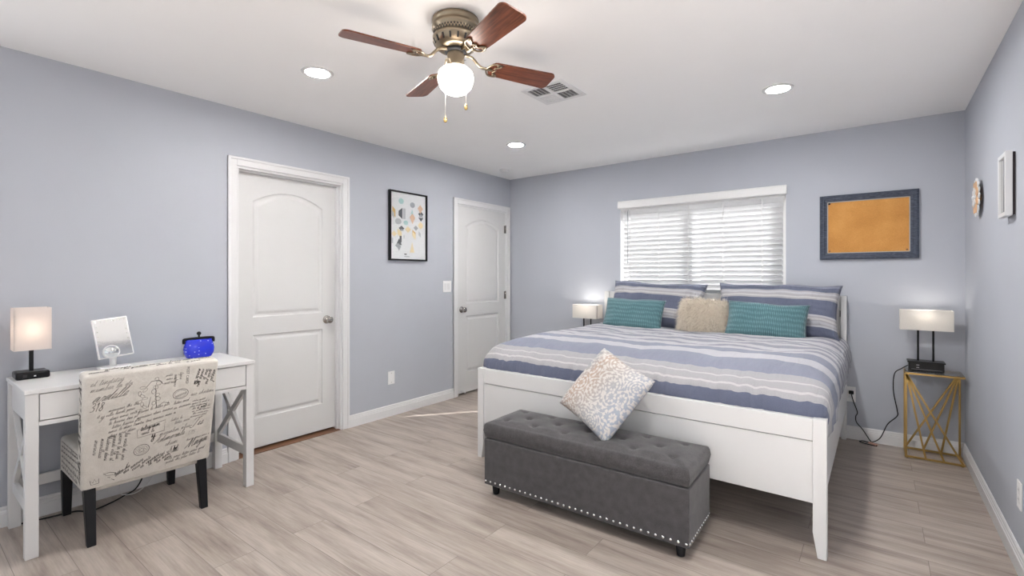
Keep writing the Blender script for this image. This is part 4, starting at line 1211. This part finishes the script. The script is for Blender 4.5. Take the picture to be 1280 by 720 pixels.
# ============================================================ WALL PLATES
def plate_box(name, label, cat, c, w, h, axis, extras):
    b = MB(); t_ = thing(name, label, cat, c)
    x, y, z_ = c; d = .006
    if axis == '+x': b.box(x, x+d, y-w/2, y+w/2, z_-h/2, z_+h/2, .002)
    elif axis == '-x': b.box(x-d, x, y-w/2, y+w/2, z_-h/2, z_+h/2, .002)
    else: b.box(x-w/2, x+w/2, y-d, y, z_-h/2, z_+h/2, .002)
    b.build('cover_plate', M['plate'], t_)
    for nm, a, c_, w2, h2, dep, m in extras:
        b = MB()
        if axis == '+x': b.box(x+.003, x+d+dep, y+a-w2/2, y+a+w2/2, z_+c_-h2/2, z_+c_+h2/2, .001, seg=1)
        elif axis == '-x': b.box(x-d-dep, x-.003, y+a-w2/2, y+a+w2/2, z_+c_-h2/2, z_+c_+h2/2, .001, seg=1)
        else: b.box(x+a-w2/2, x+a+w2/2, y-d-dep, y-.003, z_+c_-h2/2, z_+c_+h2/2, .001, seg=1)
        b.build(nm, m, t_)
    return t_
plate_box('light_switch', 'white double light switch on the left wall beside the far door', 'light switch', (.0005, -1.075, 1.168), .118, .118, '+x',
          [('rocker', -.023, 0, .034, .067, .002, M['trim']), ('rocker', .023, 0, .034, .067, .002, M['trim'])])
plate_box('wall_plate', 'blank white wall plate low on the left wall below the framed print', 'wall plate', (.0005, -1.79, .347), .075, .118, '+x', [('screw', 0, .042, .006, .006, .0008, M['nickel']), ('screw', 0, -.042, .006, .006, .0008, M['nickel'])])
sock = lambda z_: [('socket', 0, z_, .034, .029, .001, M['trim']), ('slot', -.006, z_+.003, .0025, .008, .0014, M['dark']), ('slot', .006, z_+.003, .0025, .008, .0014, M['dark'])]
plate_box('wall_outlet', 'white wall outlet with a black plug, on the back wall right of the bed', 'outlet', (3.368, -.0005, .348), .072, .118, '-y', sock(.02)+sock(-.02))
plate_box('wall_outlet', 'white wall outlet low on the right wall at the photo edge', 'outlet', (W-.0005, -1.648, .330), .072, .118, '-x', sock(.02)+sock(-.02))

# ============================================================ PICTURES
# left wall print
art = thing('framed_print', 'framed print of small geometric shapes in a thin black frame on the left wall', 'picture', (0, -1.596, 1.42))
AY0, AY1, AZ0, AZ1 = -1.823, -1.369, 1.420, 2.062
b = MB(); fwid = .014
for a in ((AY0, AY0+fwid, AZ0, AZ1), (AY1-fwid, AY1, AZ0, AZ1), (AY0+fwid, AY1-fwid, AZ0, AZ0+fwid), (AY0+fwid, AY1-fwid, AZ1-fwid, AZ1)): b.box(.002, .030, *a)
b.build('frame', M['black'], art)
b = MB(); b.box(.004, .016, AY0+fwid, AY1-fwid, AZ0+fwid, AZ1-fwid)
AW, AH = AY1-AY0-2*fwid, AZ1-AZ0-2*fwid
names = ['paper']+['art_'+k for k in ARTC]; 
def shp(kind, u, v, w, h, col):
    b.mi = names.index('art_'+col)
    cy, cz = AY0+fwid+u*AW, AZ0+fwid+v*AH
    P = {'circle': [(math.cos(2*PI*k/28)*.5, math.sin(2*PI*k/28)*.5) for k in range(28)], 'diamond': [(0, -.5), (.5, 0), (0, .5), (-.5, 0)],
         'tri': [(-.5, .5), (0, -.5), (.5, .5)], 'triup': [(-.5, -.5), (.5, -.5), (0, .5)], 'trap': [(-.5, -.2), (.5, -.5), (.5, .5), (-.5, .2)],
         'hexh': [(-.5, 0), (0, -.5), (.5, -.2), (.5, .2), (0, .5)], 'leaf': [(-.5, .1), (0, -.5), (.5, .1), (0, .5)], 'para': [(-.5, .5), (-.5, -.1), (.5, -.5), (.5, .2)], 'rect': [(-.5, -.5), (.5, -.5), (.5, .5), (-.5, .5)]}[kind]
    x_ = .0163+.00005*len(b.bm.faces) % .0006
    b.face([b.bm.verts.new((x_, cy+p*w, cz+q_*h)) for p, q_ in P])
# read off the photo: u across, v up
for k_ in [('circle', .29, .875, .135, .085, 'mint'), ('circle', .61, .84, .13, .085, 'grey'), ('leaf', .84, .79, .15, .14, 'peach'), ('para', .09, .70, .08, .17, 'gold'), ('para', .07, .66, .06, .12, 'silver'),
           ('trap', .27, .69, .10, .17, 'char'), ('rect', .375, .69, .07, .16, 'silver'), ('leaf', .61, .63, .15, .17, 'peach'), ('triup', .60, .74, .07, .08, 'mint'), ('diamond', .855, .715, .15, .10, 'char'), ('triup', .86, .695, .13, .05, 'grey'),
           ('tri', .86, .63, .14, .06, 'char'), ('circle', .21, .565, .16, .09, 'silver'), ('circle', .42, .555, .12, .07, 'mint'), ('diamond', .30, .465, .15, .08, 'char'), ('triup', .31, .445, .12, .03, 'grey'), ('hexh', .84, .535, .14, .12, 'cream'),
           ('diamond', .48, .455, .16, .10, 'cream'), ('diamond', .71, .49, .13, .08, 'grey'), ('diamond', .10, .375, .14, .09, 'cream'), ('para', .245, .385, .11, .14, 'cream'), ('para', .655, .385, .09, .15, 'gold'), ('para', .66, .365, .08, .12, 'cream'),
           ('para', .82, .395, .06, .10, 'silver'), ('triup', .23, .26, .15, .10, 'char'), ('rect', .275, .30, .05, .10, 'char'), ('tri', .23, .155, .11, .07, 'grey'), ('diamond', .20, .20, .15, .08, 'grey'), ('triup', .60, .185, .12, .16, 'cream'),
           ('rect', .41, .075, .06, .018, 'char'), ('rect', .45, .04, .14, .010, 'grey'), ('rect', .37, .34, .02, .05, 'silver'), ('rect', .05, .27, .04, .08, 'silver')]: shp(k_[0], k_[1], k_[2], k_[3]*AW/.94, k_[4]*AH, k_[5])
b.build('print', [M[n] for n in names], art, fixn=False)
b = MB(); b.box(.0185, .0205, AY0+fwid, AY1-fwid, AZ0+fwid, AZ1-fwid); b.build('glass', M['picture_glass'], art)

# corkboard
ck = thing('corkboard', 'cork pin board in a weathered slate blue frame on the back wall', 'pin board', (3.475, 0, 1.405))
CX0, CX1, CZ0, CZ1 = 3.168, 3.782, 1.406, 1.915
b = MB()
prof = [(0, .0), (0, -.022), (.012, -.026), (.020, -.022), (.030, -.022), (.036, -.016), (.052, -.012), (.055, -.006), (.055, 0)]
ring = []
for d, y_ in prof: ring.append([b.bm.verts.new((x_, y_-.001, z_)) for x_, z_ in ((CX0+d, CZ0+d), (CX1-d, CZ0+d), (CX1-d, CZ1-d), (CX0+d, CZ1-d))])
for A, B_ in zip(ring, ring[1:]):
    for k in range(4): b.face([A[k], A[(k+1) % 4], B_[(k+1) % 4], B_[k]])
A, B_ = ring[-1], ring[0]
for k in range(4): b.face([A[k], A[(k+1) % 4], B_[(k+1) % 4], B_[k]])
b.build('frame', M['slate'], ck)
b = MB()
ri = .0515
for a in ((CX0+ri-.002, CX0+ri+.004, CZ0+ri, CZ1-ri), (CX1-ri-.004, CX1-ri+.002, CZ0+ri, CZ1-ri)): b.box(a[0], a[1], -.0145, -.008, a[2], a[3])
for a in ((CZ0+ri-.002, CZ0+ri+.004), (CZ1-ri-.004, CZ1-ri+.002)): b.box(CX0+ri+.004, CX1-ri-.004, -.0145, -.008, a[0], a[1])
b.build('inner_bead', paint('pale_bead', srgb(168, 166, 162), .5), ck)
b = MB(); b.box(CX0+.050, CX1-.050, -.007, -.002, CZ0+.050, CZ1-.050); b.build('cork_panel', M['cork'], ck)
for x_, z_, m_ in ((CX0+.064, CZ1-.064, M['black']), (CX0+.066, CZ0+.066, M['threshold']), (CX1-.068, CZ0+.066, M['threshold'])):
    b = MB(); b.lathe([(.0045, -.012), (.0062, -.010), (.0055, -.007)] if m_ is not M['black'] else [(.006, -.018), (.008, -.014), (.006, -.007)], (x_, 0, z_), 12, 'Y'); b.build('push_pin', m_, ck)

# right wall: round ornament and small frame
orn = thing('wall_ornament', 'round gilt and white flower ornament on the right wall near the corner', 'wall decor', (W, -.655, 1.742))
oc = Vector((W, -.655, 1.742))
def petals(r0, r1, n, x, col_name, mat, off=0, w=.03):
    for k in range(n):
        a = 2*PI*(k+off)/n
        b = MB()
        d = Vector((0, math.cos(a), math.sin(a))); t_ = Vector((0, -math.sin(a), math.cos(a)))
        pts = []
        for f, ww in ((0, .35), (.3, .8), (.6, 1), (.85, .8), (1, .25)):
            pts.append((r0+(r1-r0)*f, ww*w/2))
        top = [oc+d*r+t_*h+Vector((-x, 0, 0)) for r, h in pts]+[oc+d*r-t_*h+Vector((-x, 0, 0)) for r, h in pts[::-1]]
        A = [b.bm.verts.new(p) for p in top]; B_ = [b.bm.verts.new(p+Vector((.006, 0, 0))) for p in top]
        n2 = len(A)
        for q in range(n2): b.face([A[q], A[(q+1) % n2], B_[(q+1) % n2], B_[q]])
        b.face(A); b.face(B_[::-1]); b.build('petal', mat, orn)
b = MB(); b.lathe([(.080, -.022), (.080, -.016)], oc, 32, 'X'); b.lathe([(.020, -.022), (.020, -.001)], oc, 16, 'X'); b.build('back_disc', M['gold_light'], orn)
petals(.060, .116, 16, .024, 'w', M['white_frame'], 0, .034)
petals(.030, .098, 8, .029, 'g', M['gold_light'], .5, .05)
petals(.004, .060, 8, .034, 'w', M['white_frame'], 0, .026)
b = MB(); b.lathe([(.014, -.030), (.012, -.038), (.006, -.041), (.001, -.042)], oc, 16, 'X'); b.build('centre', M['white_frame'], orn)

pf = thing('picture_frame', 'small white picture frame with a grey picture on the right wall', 'picture', (W, -1.475, 1.54))
FY0, FY1, FZ0_, FZ1_ = -1.558, -1.392, 1.545, 1.836
b = MB(); fwid = .020
for a in ((FY0, FY0+fwid, FZ0_, FZ1_), (FY1-fwid, FY1, FZ0_, FZ1_), (FY0+fwid, FY1-fwid, FZ0_, FZ0_+fwid), (FY0+fwid, FY1-fwid, FZ1_-fwid, FZ1_)): b.box(W-.034, W-.010, *a, .0015, seg=1)
b.build('frame', M['white_frame'], pf)
b = MB(); b.box(W-.014, W-.0005, FY0+.006, FY1-.012, FZ0_+.006, FZ1_-.006); b.build('gap_shadow', M['shadow_board'], pf)  # dark sheet in place of the shadow between frame and wall
b = MB(); b.box(W-.020, W-.0142, FY0+fwid, FY1-fwid, FZ0_+fwid, FZ1_-fwid); b.build('picture', M['photo'], pf)
b = MB(); b.box(W-.026, W-.024, FY0+fwid, FY1-fwid, FZ0_+fwid, FZ1_-fwid); b.build('glass', M['picture_glass'], pf)

# ============================================================ CEILING
def downlight(label, x, y):
    t_ = thing('recessed_downlight', label, 'ceiling light', (x, y, H), None, 'recessed ceiling downlights')
    b = MB(); b.lathe([(.064, H-.0035), (.066, H-.006), (.084, H-.005), (.088, H-.0005), (.064, H-.0005)], (x, y, 0), 36, cap=False); b.build('trim_ring', M['trim'], t_)
    b = MB(); b.lathe([(.064, H-.0012), (.064, H-.003)], (x, y, 0), 36); b.build('lens', M['downlight'], t_)
downlight('lit recessed ceiling downlight above the near white door, left of the fan', .985, -3.10)
downlight('lit recessed ceiling downlight in front of the smoke detector', .985, -1.20)
downlight('lit recessed ceiling downlight at the right, above the bed', 3.046, -1.232)
downlight('added unseen ceiling downlight right of the fan, nearest the camera', 3.046, -3.10)  # invented fourth light, out of view, to brighten the right wall
b = MB(); x, y = .295, -.481
sd = thing('smoke_detector', 'small round white smoke detector on the ceiling in the far corner', 'smoke detector', (x, y, H))
b.lathe([(.001, H-.034), (.030, H-.033), (.045, H-.026), (.050, H-.012)], (x, y, 0), 32); b.build('body', M['plate'], sd)
b = MB(); b.lathe([(.056, H-.012), (.058, H-.0005)], (x, y, 0), 32); b.build('mounting_ring', M['plate'], sd)

# ceiling register
vx, vy, s_ = 1.905, -2.03, .30
vt = thing('ceiling_vent', 'square white four-way air vent on the ceiling behind the fan', 'vent', (vx, vy, H))
b = MB()
x0, x1, y0, y1 = vx-s_/2, vx+s_/2, vy-s_/2, vy+s_/2
fw2 = .030
for a in ((x0, x1, y0, y0+fw2), (x0, x1, y1-fw2, y1), (x0, x0+fw2, y0+fw2, y1-fw2), (x1-fw2, x1, y0+fw2, y1-fw2)): b.box(*a, H-.007, H-.0005)
b.box(vx-.012, vx+.012, y0+fw2, y1-fw2, H-.0069, H-.0006); b.box(x0+fw2, vx-.012, vy-.012, vy+.012, H-.0068, H-.0006); b.box(vx+.012, x1-fw2, vy-.012, vy+.012, H-.0068, H-.0006)
b.build('frame', M['trim'], vt)
b = MB(); b.box(x0+fw2, x1-fw2, y0+fw2, y1-fw2, H-.0012, H-.0004); b.build('duct_back', M['dark'], vt)
for qx, qy, along, sg in ((0, 0, 'x', 1), (1, 0, 'y', -1), (1, 1, 'x', 1), (0, 1, 'y', 1)):
    a0 = x0+fw2 if qx == 0 else vx+.012; a1 = vx-.012 if qx == 0 else x1-fw2
    c0 = y0+fw2 if qy == 0 else vy+.012; c1 = vy-.012 if qy == 0 else y1-fw2
    b = MB(); n_ = 9
    for k in range(n_):
        f = (k+.5)/n_; dd = .0042*sg
        if along == 'x':
            yy = c0+(c1-c0)*f; b.prism([(yy-dd, H-.0072), (yy-dd+.0012, H-.0072), (yy+dd+.0012, H-.0014), (yy+dd, H-.0014)], 'X', a0, a1)
        else:
            xx = a0+(a1-a0)*f; b.prism([(xx-dd, H-.0072), (xx-dd+.0012, H-.0072), (xx+dd+.0012, H-.0014), (xx+dd, H-.0014)], 'Y', c0, c1)
    for k in range(1, 4):
        if along == 'x': xx = a0+(a1-a0)*k/4; b.box(xx-.0006, xx+.0006, c0, c1, H-.0070, H-.0016)
        else: yy = c0+(c1-c0)*k/4; b.box(a0, a1, yy-.0006, yy+.0006, H-.0070, H-.0016)
    b.build('louvre', M['trim'], vt)

# ---- ceiling fan
fx, fy = 2.010, -3.030
fan = thing('ceiling_fan', 'flush brass ceiling fan with four walnut blades and a lit glass globe', 'ceiling fan', (fx, fy, H))
b = MB()
b.lathe([(.098, H-.0005), (.106, H-.006), (.107, H-.020), (.103, H-.023), (.103, H-.034), (.107, H-.037), (.107, H-.050), (.100, H-.055), (.099, H-.082), (.105, H-.085), (.104, H-.096), (.088, H-.130), (.072, H-.138), (.045, H-.141)], (fx, fy, 0), 56)
hs = b.build('motor_housing', M['brass'], fan)
b = MB()
for k in range(44):
    a = 2*PI*k/44
    for rz, da in ((H-.063, 0), (H-.073, .5)):
        aa = a+da*2*PI/44
        Rz = Matrix.Rotation(aa, 3, 'Z')
        b.box(fx+.098, fx+.1003, fy-.0028, fy+.0028, rz-.004, rz+.004, 0, Rz, Vector((fx, fy, rz)))
b.build('vent_holes', M['dark'], hs)
b = MB()
for k in range(18):
    a = 2*PI*k/18; dr = Vector((math.cos(a), math.sin(a), 0)); tn = Vector((-math.sin(a), math.cos(a), 0))
    top = Vector((fx, fy, H-.101))+dr*.1023; bot = Vector((fx, fy, H-.123))+dr*.0925
    b.bar(top+dr*.0005, bot+dr*.0005, .008, .0022, tuple(dr))
b.build('vent_slots', M['dark'], hs)
b = MB(); b.lathe([(.052, H-.141), (.050, H-.150), (.038, H-.153)], (fx, fy, 0), 32); b.build('rotor', M['dark'], fan)
b = MB(); b.lathe([(.036, H-.150), (.036, H-.158), (.039, H-.160), (.039, H-.212), (.048, H-.215), (.048, H-.222)], (fx, fy, 0), 32); b.build('light_fitter', M['fitter'], fan)
for a in (.4, 2.5, 4.6):
    b = MB(); dr = Vector((math.cos(a), math.sin(a), 0)); p = Vector((fx, fy, H-.186)); b.bar(p+dr*.038, p+dr*.050, .006, .006); b.build('thumb_screw', M['chrome'], fan)
b = MB()
zt = H-.204
b.lathe([(.046, zt-.010), (.047, zt-.016), (.062, zt-.022), (.076, zt-.036), (.081, zt-.056), (.080, zt-.078), (.071, zt-.104), (.054, zt-.123), (.032, zt-.134), (.012, zt-.1375), (.001, zt-.138)], (fx, fy, 0), 40)
b.build('glass_globe', M['globe'], fan)
angs = [-112.0, -20.4, 64.5, 159.6]
zb = H-.188
for a in angs:
    an = math.radians(a)
    Rm = Matrix.Translation((fx, fy, zb)) @ Matrix.Rotation(an, 4, 'Z') @ Matrix.Rotation(math.radians(-12), 4, 'X')
    b = MB(); bm = b.bm
    out = []
    r0, r1, w0, w1 = .165, .505, .098, .124
    for k in range(9):
        t_ = k/8; an2 = PI/2+PI*t_
        out.append((r0+.03+.03*math.cos(an2), w0/2*math.sin(an2)))
    # tip with rounded corners
    tip = []
    for k in range(7): t_ = k/6; aa = -PI/2+PI/2*t_; tip.append((r1-.028+.028*math.cos(aa), -w1/2+.028+.028*math.sin(aa)))
    for k in range(7): t_ = k/6; aa = PI/2*t_; tip.append((r1-.028+.028*math.cos(aa), w1/2-.028+.028*math.sin(aa)))
    poly = out+tip
    A = [bm.verts.new((x_, y_, -.003)) for x_, y_ in poly]; B_ = [bm.verts.new((x_, y_, .003)) for x_, y_ in poly]
    n_ = len(poly); fs = []
    for k in range(n_): fs.append(b.face([A[k], A[(k+1) % n_], B_[(k+1) % n_], B_[k]]))
    fs.append(b.face(A[::-1])); fs.append(b.face(B_))
    for f in fs:
        for lp in f.loops: lp[b.uv].uv = (lp.vert.co.x*2.2+a, lp.vert.co.y*2.2)
    bmesh.ops.transform(bm, verts=bm.verts, matrix=Rm)
    bo = b.build('blade', M['blade'], fan)
    b = MB()
    b.tube([(.045, 0, .042), (.085, 0, .034), (.12, 0, -.002), (.150, 0, -.007), (.175, 0, -.0075)], .007, 8)
    for sg in (1, -1):
        b.tube([(.150, 0, -.007), (.165, sg*.030, -.007), (.185, sg*.044, -.007), (.215, sg*.040, -.007), (.205, sg*.024, -.007), (.190, sg*.016, -.007), (.200, 0, -.007)], .0042, 6)
        b.lathe([(.006, -.0105), (.006, -.003)], (.200, sg*.033, 0), 10)
    b.lathe([(.006, -.0105), (.006, -.003)], (.178, 0, 0), 10)
    bmesh.ops.transform(b.bm, verts=b.bm.verts, matrix=Rm)
    b.build('blade_iron', M['brass'], bo)
R2 = Vector((math.cos(math.radians(37.25)), math.sin(math.radians(37.25)), 0))
for sgn, ln_, zend in ((-1, .05, 1.975), (1, .045, 2.032)):
    p = Vector((fx, fy, 0)) + R2*(.047*sgn)
    b = MB(); b.tube([(p.x, p.y, H-.218), (p.x, p.y, zend+.025)], .0016, 6, spline=False); pcn = b.build('pull_chain', paint('pale_chain', (.75, .72, .68), .4), fan)
    b = MB(); b.lathe([(.002, zend+.026), (.006, zend+.020), (.0085, zend+.008), (.007, zend), (.001, zend-.003)], (p.x, p.y, 0), 14); q = b.build('fob', metal('bright_brass', (.75, .55, .22), .25), pcn); q['label'] = 'brass pull fob'

for o in bpy.data.objects:
    if '_rot' in o: del o['_rot']
